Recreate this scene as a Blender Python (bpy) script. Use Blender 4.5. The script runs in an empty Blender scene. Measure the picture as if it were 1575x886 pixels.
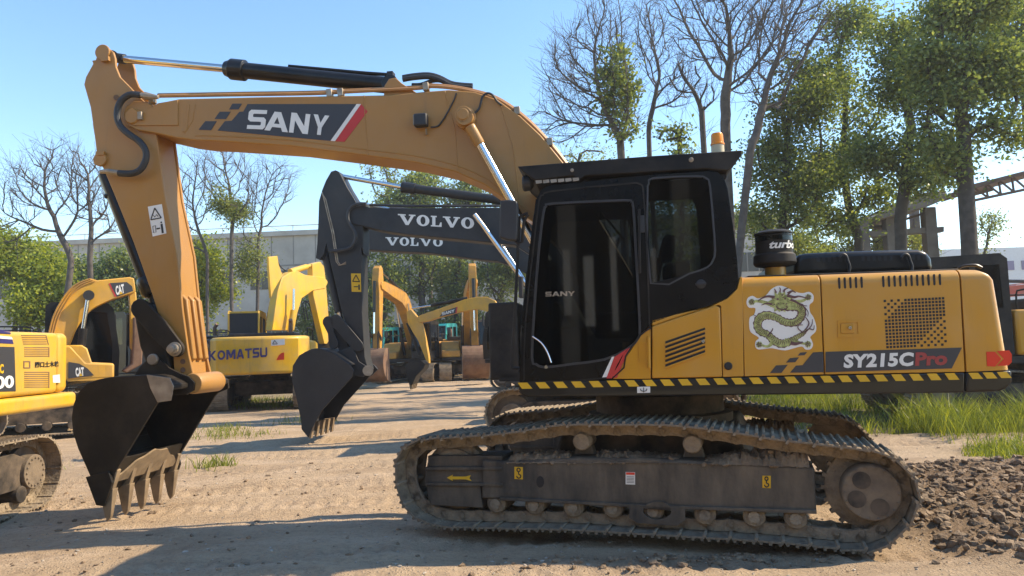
import bpy, bmesh, math, random
import numpy as np
from mathutils import Vector, Matrix
R = math.radians
C = bpy.context.scene.collection
sc = bpy.context.scene
# ------------------------------------------------------------------ camera, sky, sun, exposure
FOC, CX, CY = 1150.0, 787.5, 443.0
PITCH, ROLL, EYE = math.atan(90/1150.0), 0.031, Vector((0, 0, 1.6))
fwd = Vector((0, math.cos(PITCH), math.sin(PITCH)))
rt0 = Vector((1, 0, 0)); up0 = rt0.cross(fwd)
rt = rt0*math.cos(ROLL) - up0*math.sin(ROLL)
up = up0*math.cos(ROLL) + rt0*math.sin(ROLL)
cd = bpy.data.cameras.new('camera'); cam = bpy.data.objects.new('camera', cd); C.objects.link(cam)
m3 = Matrix((rt, up, -fwd)).transposed()
cam.matrix_world = Matrix.Translation(EYE) @ m3.to_4x4()
cd.sensor_width = 36; cd.lens = FOC/1575*36; cd.clip_end = 3000; cd.clip_start = .05
sc.camera = cam
SUN_EL, SUN_AZ = R(43), math.atan2(.989, .15)          # azimuth measured from +Y towards +X
w = bpy.data.worlds.new('World'); sc.world = w; w.use_nodes = True
nt = w.node_tree; nt.nodes.clear()
sk = nt.nodes.new('ShaderNodeTexSky'); sk.sky_type = 'NISHITA'; sk.sun_disc = False
sk.sun_elevation = SUN_EL; sk.sun_rotation = SUN_AZ; sk.air_density = 1.0; sk.dust_density = .0; sk.ozone_density = 2.0
bg = nt.nodes.new('ShaderNodeBackground'); bg.inputs[1].default_value = .15
wo = nt.nodes.new('ShaderNodeOutputWorld')
hs = nt.nodes.new('ShaderNodeHueSaturation'); hs.inputs['Saturation'].default_value = 1.17; nt.links.new(sk.outputs[0], hs.inputs['Color']); nt.links.new(hs.outputs[0], bg.inputs[0]); nt.links.new(bg.outputs[0], wo.inputs[0])
sd = bpy.data.lights.new('sun', 'SUN'); sun = bpy.data.objects.new('sun', sd); C.objects.link(sun)
sd.energy = 3.3; sd.angle = R(.6); sd.color = (1, .88, .70)
sv = Vector((math.sin(SUN_AZ)*math.cos(SUN_EL), math.cos(SUN_AZ)*math.cos(SUN_EL), math.sin(SUN_EL)))
sun.rotation_euler = sv.to_track_quat('Z', 'Y').to_euler()
sun.location = (10, 0, 20)
sc.view_settings.view_transform = 'Standard'; sc.view_settings.look = 'None'
sc.view_settings.exposure = 1.18; sc.view_settings.gamma = 1
sc.view_settings.use_white_balance = True; sc.view_settings.white_balance_temperature = 7350
sc.cycles.max_bounces = 6; sc.cycles.transparent_max_bounces = 16; sc.cycles.caustics_reflective = False; sc.cycles.caustics_refractive = False

# ------------------------------------------------------------------ materials
def mat(name, base, rough=.5, metal=0., var=.15, vs=3., dirt=None, da=0., ds=2., bump=0., bs=20., coat=0., spec=.5, dth=.5, stretch=1., streak=0.):
    m = bpy.data.materials.new(name); m.use_nodes = True; t = m.node_tree; N = t.nodes; L = t.links
    b = N['Principled BSDF']; tc = N.new('ShaderNodeTexCoord'); co = tc.outputs['Object']
    n1 = N.new('ShaderNodeTexNoise'); n1.inputs['Scale'].default_value = vs; n1.inputs['Detail'].default_value = 6
    L.new(co, n1.inputs['Vector'])
    mr = N.new('ShaderNodeMapRange'); mr.inputs[1].default_value = .3; mr.inputs[2].default_value = .7
    mr.inputs[3].default_value = 1-var; mr.inputs[4].default_value = 1+var; L.new(n1.outputs[0], mr.inputs[0])
    mx = N.new('ShaderNodeVectorMath'); mx.operation = 'SCALE'; mx.inputs[0].default_value = base; L.new(mr.outputs[0], mx.inputs['Scale'])
    col = mx.outputs[0]
    if dirt is not None:
        n2 = N.new('ShaderNodeTexNoise'); n2.inputs['Scale'].default_value = ds; n2.inputs['Detail'].default_value = 9; n2.inputs['Roughness'].default_value = .65
        mp2 = N.new('ShaderNodeMapping'); mp2.inputs['Scale'].default_value = (1, 1, stretch); L.new(co, mp2.inputs[0]); L.new(mp2.outputs[0], n2.inputs['Vector'])
        r2 = N.new('ShaderNodeMapRange'); r2.inputs[1].default_value = dth-.13; r2.inputs[2].default_value = dth+.17; r2.inputs[4].default_value = da; L.new(n2.outputs[0], r2.inputs[0])
        mm = N.new('ShaderNodeMix'); mm.data_type = 'RGBA'; L.new(r2.outputs[0], mm.inputs[0]); L.new(col, mm.inputs[6]); mm.inputs[7].default_value = (*dirt, 1); col = mm.outputs[2]
        r3 = N.new('ShaderNodeMapRange'); r3.inputs[3].default_value = rough; r3.inputs[4].default_value = min(1, rough+.45); L.new(r2.outputs[0], r3.inputs[0]); L.new(r3.outputs[0], b.inputs['Roughness'])
    else: b.inputs['Roughness'].default_value = rough
    if streak:
        n4 = N.new('ShaderNodeTexNoise'); n4.inputs['Scale'].default_value = 9; n4.inputs['Detail'].default_value = 7; n4.inputs['Roughness'].default_value = .7; mp4 = N.new('ShaderNodeMapping'); mp4.inputs['Scale'].default_value = (1, 1, .12); L.new(co, mp4.inputs[0]); L.new(mp4.outputs[0], n4.inputs['Vector'])
        r4 = N.new('ShaderNodeMapRange'); r4.inputs[1].default_value = .55; r4.inputs[2].default_value = .78; r4.inputs[4].default_value = streak; L.new(n4.outputs[0], r4.inputs[0]); m4 = N.new('ShaderNodeMix'); m4.data_type = 'RGBA'; L.new(r4.outputs[0], m4.inputs[0]); L.new(col, m4.inputs[6]); m4.inputs[7].default_value = (.16, .10, .06, 1); col = m4.outputs[2]
    L.new(col, b.inputs['Base Color']); b.inputs['Metallic'].default_value = metal
    b.inputs['Coat Weight'].default_value = coat; b.inputs['Specular IOR Level'].default_value = spec
    if bump:
        n3 = N.new('ShaderNodeTexNoise'); n3.inputs['Scale'].default_value = bs; n3.inputs['Detail'].default_value = 8; L.new(co, n3.inputs['Vector'])
        bp = N.new('ShaderNodeBump'); bp.inputs['Strength'].default_value = bump; bp.inputs['Distance'].default_value = .03; L.new(n3.outputs[0], bp.inputs['Height']); L.new(bp.outputs[0], b.inputs['Normal'])
    return m
DUST = (.36, .27, .18)
M = {}
M['orange'] = mat('orange_paint', (.60, .275, .010), .35, var=.06, vs=1.5, dirt=DUST, da=.2, ds=1.6, coat=.25, streak=.22, bump=.03, bs=3)
M['orange2'] = mat('boom_paint', (.40, .185, .032), .45, var=.08, vs=1.2, dirt=DUST, da=.22, ds=1.3, coat=.1, streak=.25, bump=.03, bs=3)
M['oldorange'] = mat('old_orange_paint', (.56, .27, .03), .5, var=.15, dirt=(.25, .15, .08), da=.6, ds=2.5)
M['yellow'] = mat('yellow_paint', (.72, .41, .012), .4, var=.1, vs=1.5, dirt=DUST, da=.45, ds=1.7, coat=.2, streak=.35)
M['cat'] = mat('warm_yellow_paint', (.68, .35, .03), .45, var=.1, dirt=DUST, da=.4, ds=1.7, streak=.35)
M['teal'] = mat('teal_paint', (.02, .36, .33), .45)
M['red'] = mat('red_paint', (.45, .05, .03), .5, dirt=DUST, da=.3)
M['black'] = mat('black_paint', (.007, .007, .0075), .3, var=.2, spec=.3, dirt=(.12, .10, .08), da=.12, ds=2., coat=.2)
M['matblack'] = mat('matt_black', (.009, .009, .0095), .55, var=.2, spec=.25, dirt=(.14, .11, .08), da=.2, ds=3)
M['bucket'] = mat('bucket_black', (.013, .0105, .008), .5, var=.25, spec=.3, dirt=(.12, .085, .055), da=.35, ds=2.2, dth=.55)
M['volvo'] = mat('charcoal_paint', (.024, .026, .029), .42, var=.12, spec=.3, dirt=(.15, .13, .11), da=.2, ds=1.2)
M['chrome'] = mat('chrome_rod', (.75, .74, .72), .14, 1., var=.05)
M['steel'] = mat('worn_steel', (.35, .30, .24), .45, .6, var=.3, vs=9, dirt=DUST, da=.5, ds=6)
M['shoe'] = mat('dusty_track_steel', (.15, .118, .088), .85, .0, var=.35, vs=11, dirt=(.36, .285, .20), da=.95, ds=5, bump=.6, bs=35, dth=.43, spec=.2)
M['frame'] = mat('muddy_frame', (.028, .026, .024), .6, var=.3, vs=4, dirt=(.30, .225, .15), da=.55, ds=3.2, bump=.25, bs=25, dth=.5, stretch=.3)
M['under'] = mat('dark_undercarriage', (.025, .021, .018), .8, var=.3, dirt=(.26, .19, .13), da=.6, ds=3)
M['hub'] = mat('dusty_hub', (.06, .05, .042), .75, var=.3, vs=5, dirt=(.28, .21, .14), da=.7, ds=4, dth=.42, bump=.2)
M['cabblack'] = mat('gloss_black_cab', (.003, .003, .0035), .2, var=.1, spec=.2, dirt=(.1, .085, .07), da=.08, ds=2)
M['mud'] = mat('dried_mud', (.27, .19, .12), .95, var=.45, vs=4, bump=.8, bs=30, dirt=(.14, .1, .07), da=.6, ds=5)
M['rust'] = mat('rusty_steel', (.17, .09, .055), .75, .1, var=.3, dirt=(.30, .20, .13), da=.6, ds=4)
M['rubber'] = mat('rubber_hose', (.03, .03, .032), .55, var=.15)
M['pipe'] = mat('painted_pipe', (.42, .21, .08), .4, var=.15)
M['white'] = mat('white_vinyl', (.78, .77, .73), .45, var=.04)
M['grey'] = mat('grey_vinyl', (.045, .045, .05), .45, var=.04)
M['redvinyl'] = mat('red_vinyl', (.55, .035, .03), .45, var=.05)
M['maroon'] = mat('dark_red_vinyl', (.36, .05, .045), .45, var=.05)
M['reflect'] = mat('red_reflector', (.75, .04, .015), .3, var=.05)
M['hazard'] = mat('hazard_yellow', (.72, .42, .02), .5, var=.08)
M['blue'] = mat('navy_vinyl', (.035, .03, .14), .5, var=.04)
M['beacon'] = mat('amber_lens', (.85, .27, .01), .25, var=.03)
M['cream'] = mat('cream_plastic', (.62, .52, .34), .5, var=.03)
M['ink'] = mat('black_ink', (.012, .012, .014), .6, var=.03)
M['dragon'] = mat('dragon_green', (.44, .47, .17), .6, var=.4, vs=40, dirt=(.16, .17, .05), da=.8, ds=45, dth=.52)
M['dragonpurple'] = mat('dragon_purple', (.13, .06, .06), .6, var=.4, vs=30)
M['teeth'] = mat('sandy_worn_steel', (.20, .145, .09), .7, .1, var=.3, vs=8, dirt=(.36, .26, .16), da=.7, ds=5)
M['stone'] = mat('pale_stone', (.38, .33, .27), .9, var=.3, vs=5)
M['concrete'] = mat('weathered_concrete', (.33, .32, .30), .9, var=.2, vs=.5, dirt=(.13, .12, .11), da=.6, ds=.8)
M['ruin'] = mat('stained_concrete', (.20, .175, .15), .9, var=.3, vs=.7, dirt=(.09, .075, .065), da=.7, ds=1.1)
M['wall'] = mat('rendered_wall', (.43, .42, .39), .9, var=.1, vs=.15, dirt=(.16, .15, .13), da=.55, ds=.35, dth=.56)
M['wallseam'] = mat('wall_groove', (.2, .2, .19), .9)
M['dark'] = mat('dark_opening', (.015, .016, .018), .25, var=.1)
M['bark'] = mat('bark', (.065, .055, .045), .9, var=.3, vs=6)
M['barkdead'] = mat('dead_bark', (.095, .08, .07), .9, var=.3, vs=6)
M['rustbeam'] = mat('rusty_beam', (.11, .075, .062), .8, var=.3)
M['pale'] = mat('pale_roof', (.42, .47, .52), .6, var=.05)
M['seat'] = mat('seat_cloth', (.05, .05, .055), .8, var=.1)
M['ochre'] = mat('ochre_cushion', (.28, .14, .02), .8, var=.1)

def glassmat(name, tint, fac=.0):
    m = bpy.data.materials.new(name); m.use_nodes = True; t = m.node_tree; N = t.nodes; L = t.links
    N.remove(N['Principled BSDF']); tr = N.new('ShaderNodeBsdfTransparent'); tr.inputs[0].default_value = (*tint, 1)
    gl = N.new('ShaderNodeBsdfGlossy'); gl.inputs['Roughness'].default_value = .03; gl.inputs[0].default_value = (1, 1, 1, 1)
    fr = N.new('ShaderNodeFresnel'); fr.inputs[0].default_value = 1.42
    mx = N.new('ShaderNodeMixShader'); L.new(fr.outputs[0], mx.inputs[0]); L.new(tr.outputs[0], mx.inputs[1]); L.new(gl.outputs[0], mx.inputs[2])
    L.new(mx.outputs[0], N['Material Output'].inputs[0]); return m
M['glass'] = glassmat('tinted_glass', (.42, .47, .46))
M['glassdark'] = glassmat('dark_tinted_glass', (.22, .25, .26))

def leafmat(name, base, trans):
    m = bpy.data.materials.new(name); m.use_nodes = True; t = m.node_tree; N = t.nodes; L = t.links
    N.remove(N['Principled BSDF'])
    g = N.new('ShaderNodeNewGeometry'); rp = N.new('ShaderNodeValToRGB'); L.new(g.outputs['Random Per Island'], rp.inputs[0])
    e = rp.color_ramp.elements; e[0].color = (base[0]*.55, base[1]*.6, base[2]*.6, 1); e[1].color = (base[0]*1.7, base[1]*1.45, base[2]*1.1, 1)
    k = e.new(.55); k.color = (*base, 1)
    d = N.new('ShaderNodeBsdfDiffuse'); tl = N.new('ShaderNodeBsdfTranslucent'); gl = N.new('ShaderNodeBsdfGlossy'); gl.inputs['Roughness'].default_value = .35
    s = N.new('ShaderNodeVectorMath'); s.operation = 'MULTIPLY'; s.inputs[1].default_value = (1.25, 1.2, .5); L.new(rp.outputs[0], s.inputs[0])
    L.new(rp.outputs[0], d.inputs[0]); L.new(s.outputs[0], tl.inputs[0])
    a = N.new('ShaderNodeMixShader'); a.inputs[0].default_value = trans; L.new(d.outputs[0], a.inputs[1]); L.new(tl.outputs[0], a.inputs[2])
    b = N.new('ShaderNodeMixShader'); b.inputs[0].default_value = .018; L.new(a.outputs[0], b.inputs[1]); L.new(gl.outputs[0], b.inputs[2])
    L.new(b.outputs[0], N['Material Output'].inputs[0]); return m
M['leaf'] = leafmat('camphor_leaves', (.175, .235, .10), .5)
M['leafbright'] = leafmat('bright_leaves', (.26, .32, .06), .5)
M['leafpale'] = leafmat('pale_leaves', (.22, .27, .10), .5)
M['grass'] = leafmat('grass_blades', (.22, .27, .06), .45)

# ------------------------------------------------------------------ geometry helpers
def ray(px, py):
    return fwd + rt*((px-CX)/FOC) - up*((py-CY)/FOC)
class Fr:
    """upright frame: u runs right along a side plane, v away from the viewer, w up"""
    def __init__(s, ox, oy, yaw):
        s.o = Vector((ox, oy, 0)); s.yaw = R(yaw); c, n = math.cos(s.yaw), math.sin(s.yaw)
        s.u = Vector((c, -n, 0)); s.v = Vector((n, c, 0))
    def W(s, u, v, w): return s.o + s.u*u + s.v*v + Vector((0, 0, w))
    def P(s, px, py, v):
        d = ray(px, py); t = (v - (EYE-s.o).dot(s.v))/d.dot(s.v); return EYE + d*t
    def px(s, px, py, v):
        p = s.P(px, py, v); return ((p-s.o).dot(s.u), p.z)
    def poly(s, pts, v): return [s.px(x, y, v) for x, y in pts]
def ground(px, py, z=0.):
    d = ray(px, py); return EYE + d*((z-EYE.z)/d.z)
def at(px, py, Y):
    d = ray(px, py); return EYE + d*(Y/d.y)
def Zm(ox, oy, s):
    return lambda pts: [(ox+x/s, oy+y/s) for x, y in pts]
def cr(pts, n=4, closed=False):
    out = []; N = len(pts); rng = range(N if closed else N-1)
    for i in rng:
        if closed: p = [pts[(i+k) % N] for k in (-1, 0, 1, 2)]
        else: p = [pts[max(0, i-1)], pts[i], pts[i+1], pts[min(N-1, i+2)]]
        p = [np.array(q, float) for q in p]
        for k in range(n):
            t = k/n
            out.append(tuple(.5*((2*p[1])+(p[2]-p[0])*t+(2*p[0]-5*p[1]+4*p[2]-p[3])*t*t+(3*p[1]-p[0]-3*p[2]+p[3])*t**3)))
    if not closed: out.append(tuple(float(q) for q in pts[-1]))
    return out
ROOT = {}
def top_of(o):
    while o.parent: o = o.parent
    return o
class MB:
    def __init__(s): s.v = []; s.f = []
    def add(s, vs, fs):
        b = len(s.v); s.v += [tuple(p) for p in vs]; s.f += [tuple(b+i for i in f) for f in fs]; return s
    def prism(s, fr, uw, v0, v1):
        n = len(uw); vs = [fr.W(a, v0, b) for a, b in uw]+[fr.W(a, v1, b) for a, b in uw]
        return s.add(vs, [tuple(range(n)), tuple(range(2*n-1, n-1, -1))]+[(i, i+n, (i+1) % n+n, (i+1) % n) for i in range(n)])
    def box(s, fr, u0, u1, v0, v1, w0, w1): return s.prism(fr, [(u0, w0), (u1, w0), (u1, w1), (u0, w1)], v0, v1)
    def bar(s, p0, p1, a, b, upv=(0, 0, 1)):
        p0, p1 = Vector(p0), Vector(p1); d = (p1-p0).normalized(); x = d.cross(Vector(upv))
        if x.length < 1e-4: x = d.cross(Vector((1, 0, 0)))
        x.normalize(); y = x.cross(d); vs = []
        for p in (p0, p1):
            for i, j in ((-1, -1), (1, -1), (1, 1), (-1, 1)): vs.append(p+x*a*i/2+y*b*j/2)
        return s.add(vs, [(0, 1, 2, 3), (7, 6, 5, 4), (0, 4, 5, 1), (1, 5, 6, 2), (2, 6, 7, 3), (3, 7, 4, 0)])
    def tube(s, pts, r, n=8, cap=True):
        pts = [Vector(p) for p in pts]; b = len(s.v); N = len(pts); prev = None
        for i, p in enumerate(pts):
            d = (pts[min(N-1, i+1)]-pts[max(0, i-1)]).normalized()
            if prev is None: x = d.cross(Vector((.3, .2, 1))); x.normalize()
            else: x = prev-d*prev.dot(d); x.normalize()
            prev = x; y = d.cross(x); rr = r[i] if hasattr(r, '__len__') else r
            for k in range(n):
                a = 2*math.pi*k/n; s.v.append(tuple(p+(x*math.cos(a)+y*math.sin(a))*rr))
        for i in range(N-1):
            for k in range(n): s.f.append((b+i*n+k, b+i*n+(k+1) % n, b+(i+1)*n+(k+1) % n, b+(i+1)*n+k))
        if cap: s.f.append(tuple(b+k for k in range(n-1, -1, -1))); s.f.append(tuple(b+(N-1)*n+k for k in range(n)))
        return s
    def cyl(s, p0, p1, r, n=20): return s.tube([p0, p1], r, n)
    def lathe(s, p0, ax, prof, n=24):
        ax = Vector(ax).normalized(); p0 = Vector(p0); x = ax.cross(Vector((.1, .3, 1)));  x.normalize(); y = ax.cross(x); b = len(s.v); N = len(prof)
        for r, t in prof:
            for k in range(n):
                a = 2*math.pi*k/n; s.v.append(tuple(p0+ax*t+(x*math.cos(a)+y*math.sin(a))*max(r, 1e-4)))
        for i in range(N-1):
            for k in range(n): s.f.append((b+i*n+k, b+i*n+(k+1) % n, b+(i+1)*n+(k+1) % n, b+(i+1)*n+k))
        s.f.append(tuple(b+k for k in range(n-1, -1, -1))); s.f.append(tuple(b+(N-1)*n+k for k in range(n)))
        return s
    def holed(s, fn, outer, holes, t0, t1):
        """polygon with holes; fn(a,b,t) gives the world point"""
        cu = bpy.data.curves.new('tmp', 'CURVE'); cu.dimensions = '2D'; cu.fill_mode = 'BOTH'; cu.extrude = .5
        for pl in [outer]+holes:
            sp = cu.splines.new('POLY'); sp.points.add(len(pl)-1); sp.use_cyclic_u = True
            for q, (a, b) in zip(sp.points, pl): q.co = (a, b, 0, 1)
        return s.fromcurve(cu, fn, t0, t1)
    def fromcurve(s, cu, fn, t0, t1, norm=False):
        ob = bpy.data.objects.new('tmp', cu); me = bpy.data.meshes.new_from_object(ob)
        bm = bmesh.new(); bm.from_mesh(me); bmesh.ops.remove_doubles(bm, verts=bm.verts, dist=1e-5); bm.to_mesh(me); bm.free()
        co = [v.co.copy() for v in me.vertices]
        if norm and co:
            x0, x1 = min(c.x for c in co), max(c.x for c in co); y0, y1 = min(c.y for c in co), max(c.y for c in co)
            for c in co: c.x = (c.x-x0)/(x1-x0); c.y = (c.y-y0)/(y1-y0)
        vs = [fn(c.x, c.y, t0 if c.z > 0 else t1) for c in co]
        s.add(vs, [tuple(p.vertices) for p in me.polygons])
        bpy.data.objects.remove(ob); bpy.data.meshes.remove(me); bpy.data.curves.remove(cu); return s
    def build(s, name, m, par=None, bev=0., seg=2, ang=35, label=None):
        me = bpy.data.meshes.new(name); vs = s.v
        if par is not None:
            inv = ROOT[top_of(par).name]; vs = [tuple(inv @ Vector(p)) for p in s.v]
        me.from_pydata(vs, [], s.f); bm = bmesh.new(); bm.from_mesh(me); bmesh.ops.recalc_face_normals(bm, faces=bm.faces); bm.to_mesh(me); bm.free()
        o = bpy.data.objects.new(name, me); C.objects.link(o); me.materials.append(M[m] if isinstance(m, str) else m)
        if ang: me.polygons.foreach_set('use_smooth', [True]*len(me.polygons)); me.set_sharp_from_angle(angle=R(ang))
        if bev:
            b = o.modifiers.new('bevel', 'BEVEL'); b.width = bev; b.segments = seg; b.limit_method = 'ANGLE'; b.angle_limit = R(40); b.use_clamp_overlap = True
        if par is not None: o.parent = par
        if label: o['label'] = label
        return o
def tag(o, label, cat, group=None, kind=None):
    if label: o['label'] = label
    if cat: o['category'] = cat
    if group: o['group'] = group
    if kind: o['kind'] = kind
    return o
def root(name, fr, label, cat, group=None):
    o = bpy.data.objects.new(name, None); C.objects.link(o); o.location = fr.o; o.rotation_euler = (0, 0, -fr.yaw); o.empty_display_size = .3
    ROOT[o.name] = (Matrix.Translation(fr.o) @ Matrix.Rotation(-fr.yaw, 4, 'Z')).inverted()
    return tag(o, label, cat, group)
def ell(cx, cy, rx, ry, n=20, a0=0, a1=360):
    return [(cx+rx*math.cos(R(a0+(a1-a0)*i/n)), cy+ry*math.sin(R(a0+(a1-a0)*i/n))) for i in range(n)]
def quadmap(fr, v, LL, LR, UL):
    a, b, c = fr.P(*LL, v), fr.P(*LR, v), fr.P(*UL, v)
    return lambda x, y, t: a+(b-a)*x+(c-a)*y+fr.v*t
def text(par, name, s, fr, v, LL, LR, UL, m, bold=.03, gap=1.0):
    cu = bpy.data.curves.new('t', 'FONT'); cu.body = s; cu.extrude = .1; cu.offset = bold; cu.space_character = gap; cu.resolution_u = 3
    return MB().fromcurve(cu, quadmap(fr, v, LL, LR, UL), -.003, 0, norm=True).build(name, m, par, ang=0)
GL = {
 'K': ([(0, 0), (0, 1), (.26, 1), (.26, .62), (.68, 1), (1, 1), (.5, .53), (1, 0), (.68, 0), (.26, .42), (.26, 0)], []),
 'M': ([(0, 0), (0, 1), (.28, 1), (.5, .5), (.72, 1), (1, 1), (1, 0), (.78, 0), (.78, .6), (.58, .15), (.42, .15), (.22, .6), (.22, 0)], []),
 'T': ([(.38, 0), (.38, .8), (0, .8), (0, 1), (1, 1), (1, .8), (.62, .8), (.62, 0)], []),
 'U': ([(0, 1), (0, .2), (.15, 0), (.85, 0), (1, .2), (1, 1), (.76, 1), (.76, .22), (.24, .22), (.24, 1)], []),
 'o': (ell(.5, .5, .5, .5, 20), [ell(.5, .5, .26, .28, 16)]),
 'S': ([(1, 1), (1, .80), (.30, .80), (.25, .76), (.25, .66), (.30, .62), (.87, .62), (1, .5), (1, .12), (.88, 0), (0, 0), (0, .2), (.70, .2), (.75, .24), (.75, .35), (.70, .39), (.13, .39), (0, .5), (0, .88), (.12, 1)], []),
 'A': ([(0, 0), (.36, 1), (.64, 1), (1, 0), (.76, 0), (.69, .2), (.31, .2), (.24, 0)], [[(.38, .38), (.5, .74), (.62, .38)]]),
 'N': ([(0, 0), (0, 1), (.28, 1), (.76, .38), (.76, 1), (1, 1), (1, 0), (.72, 0), (.24, .62), (.24, 0)], []),
 'Y': ([(0, 1), (.28, 1), (.5, .6), (.72, 1), (1, 1), (.62, .38), (.62, 0), (.38, 0), (.38, .38)], []),
 'V': ([(-.05, 1), (.42, 1), (.42, .88), (.33, .88), (.55, .3), (.74, .88), (.62, .88), (.62, 1), (1.02, 1), (1.02, .88), (.93, .88), (.6, 0), (.42, 0), (.07, .88), (-.05, .88)], []),
 'O': (ell(.5, .5, .5, .53, 24), [ell(.5, .5, .2, .38, 20)]),
 'L': ([(0, 0), (0, .12), (.12, .12), (.12, .88), (0, .88), (0, 1), (.52, 1), (.52, .88), (.40, .88), (.40, .12), (.72, .12), (.84, .42), (.95, .42), (.95, 0)], []),
}
def glyphs(par, name, s, fr, v, LL, LR, UL, m, widths=None, gap=.09):
    mb = MB(); q = quadmap(fr, v, LL, LR, UL); n = len(s); ws = widths or [1]*n; tot = sum(ws)+gap*(n-1); x = 0
    for ch, wd in zip(s, ws):
        o, h = GL[ch]; mb.holed(lambda a, b, t: q((x+a*wd)/tot, b, t), o, h, -.003, 0); x += wd+gap
    return mb.build(name, m, par, ang=0)
def pprism(name, m, par, fr, pts, v0, v1, bev=.006, label=None, seg=2, vt=None):
    """outline traced at depth vt (default v0), extruded from v0 to v1"""
    return MB().prism(fr, fr.poly(pts, v0 if vt is None else vt), v0, v1).build(name, m, par, bev=bev, seg=seg, label=label)

HAZE = .0010
# ------------------------------------------------------------------ tracks
def resample(path, n, closed=True):
    p = np.array(path+([path[0]] if closed else []), float); d = np.r_[0, np.cumsum(np.hypot(*np.diff(p, axis=0).T))]
    s = np.linspace(0, d[-1], n, endpoint=not closed) ; return np.c_[np.interp(s, d, p[:, 0]), np.interp(s, d, p[:, 1])], d[-1]
def clockwise(path):
    a = sum(path[i][0]*path[(i+1) % len(path)][1]-path[(i+1) % len(path)][0]*path[i][1] for i in range(len(path))); return path if a < 0 else path[::-1]
class L3:                                   # little local frame with the Fr interface for shoes
    def __init__(s, o, t, y, n): s.o, s.t, s.y, s.n = o, t, y, n
    def W(s, u, v, w): return s.o+s.t*u+s.y*v+s.n*w
def shoe_geo(mb, F, wd, pitch, rich=True):
    h = pitch/2-.004
    mb.box(F, -h, h, -wd/2, wd/2, -.036, -.019)
    for x in (-.36, 0, .36):
        x *= pitch; mb.prism(F, [(x-.015, -.020), (x+.015, -.020), (x+.009, 0), (x-.009, 0)], -wd/2+.004, wd/2-.004)
    if rich:
        mb.prism(F, [(-h-.006, -.028), (-h+.02, -.028), (-h+.008, -.052), (-h-.012, -.052)], -wd/2, wd/2)
        for y in (-.10, .10):
            mb.prism(F, [(-h-.03, -.08), (-h-.02, -.05), (-.05, -.041), (.05, -.041), (h, -.05), (h+.025, -.075), (h+.025, -.115), (h-.01, -.135), (.03, -.128), (-.03, -.128), (-h+.02, -.14), (-h-.02, -.13)], y-.022, y+.022)
        for x in (-.03, .03):
            for y in (-.125, .122): mb.cyl(F.W(x, y, -.075), F.W(x, y+.004, -.075), .015, 8)
        mb.cyl(F.W(-h, -.13, -.10), F.W(-h, .13, -.10), .025, 8)
def path_frames(fr, path, vc, pitch):
    path = clockwise(path); n = int(round(resample(path, 10)[1]/pitch)); pts, per = resample(path, n); out = []
    for i in range(n):
        a, b, c = pts[i-1], pts[i], pts[(i+1) % n]; t = c-a; t = t/np.hypot(*t)
        T = fr.u*float(t[0])+Vector((0, 0, float(t[1]))); Nn = fr.u*float(-t[1])+Vector((0, 0, float(t[0])))
        out.append((fr.W(b[0], vc, b[1]), T, Nn))
    return out, per/n
def stadium(L, H, sag=0.04):
    r = H/2; a = L/2-r
    pts = [(-a, 0), *[( -a-r*math.sin(R(k)), r-r*math.cos(R(k))) for k in range(20, 180, 20)], (-a, H), (-a*.3, H-.0), (0, H-sag), (a*.4, H), (a, H),
           *[(a+r*math.sin(R(k)), r+r*math.cos(R(k))) for k in range(20, 180, 20)], (a, 0)]
    return pts
def bg_track(par, fr, vc, L=4.2, H=.92, wd=.6, m='shoe', fm='under', wlift=0., out=-1, chunky=False):
    path = [(u, w+wlift) for u, w in stadium(L, H)]; fs, pitch = path_frames(fr, path, vc, .20); mb = MB()
    for p, T, Nn in fs: shoe_geo(mb, L3(p, T, fr.v, Nn), wd, pitch, chunky)
    t = mb.build('track', m, par, ang=0)
    b = MB(); a = L/2-H*.62
    b.prism(fr, [(-a, .26+wlift), (a, .26+wlift), (a, .60+wlift), (a-.2, .68+wlift), (-a+.2, .68+wlift), (-a, .6+wlift)], vc-.17, vc+.17)
    for k in range(7): b.cyl(fr.W(-a+.1+k*(2*a-.2)/6, vc-.2, .2+wlift), fr.W(-a+.1+k*(2*a-.2)/6, vc+.2, .2+wlift), .1, 12)
    b.build('track_frame', fm, par, bev=.01)
    for nm, u in (('idler', -L/2+H/2), ('sprocket', L/2-H/2)):
        c = fr.W(u, vc, H/2+wlift); g = MB()
        g.cyl(c-fr.v*.08, c+fr.v*.08, H/2-.13, 28); g.cyl(c-fr.v*.22, c+fr.v*.22, .2, 20)
        if nm == 'sprocket':
            for k in range(21):
                q = 2*math.pi*k/21; d = fr.u*math.cos(q)+Vector((0, 0, math.sin(q))); g.bar(c+d*(H/2-.15), c+d*(H/2-.08), .05, .05, fr.v)
            for k in range(16):
                q = 2*math.pi*k/16; d = fr.u*math.cos(q)+Vector((0, 0, math.sin(q))); g.cyl(c+d*.16+fr.v*.22*out, c+d*.16+fr.v*.235*out, .015, 6)
        g.build(nm, 'hub', t, bev=.008)

# ================================================================== the big orange excavator in front
FU = Fr(1.424, 7.49, 7); FT = Fr(1.424, 7.49, 18)
EX = root('excavator', FU, 'large orange and black excavator nearest the camera, with a green dragon sticker on its side', 'excavator')
z1 = Zm(0, 0, 2.953); z2 = Zm(100, 50, 3.15); z3 = Zm(580, 80, 3.544); zc = Zm(780, 200, 2.11); z5 = Zm(1120, 330, 3.055); zb = Zm(80, 530, 2.953); zl = Zm(150, 440, 4.65)
t3 = Zm(590, 590, 3.164); t4 = Zm(1000, 590, 3.164)
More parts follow.
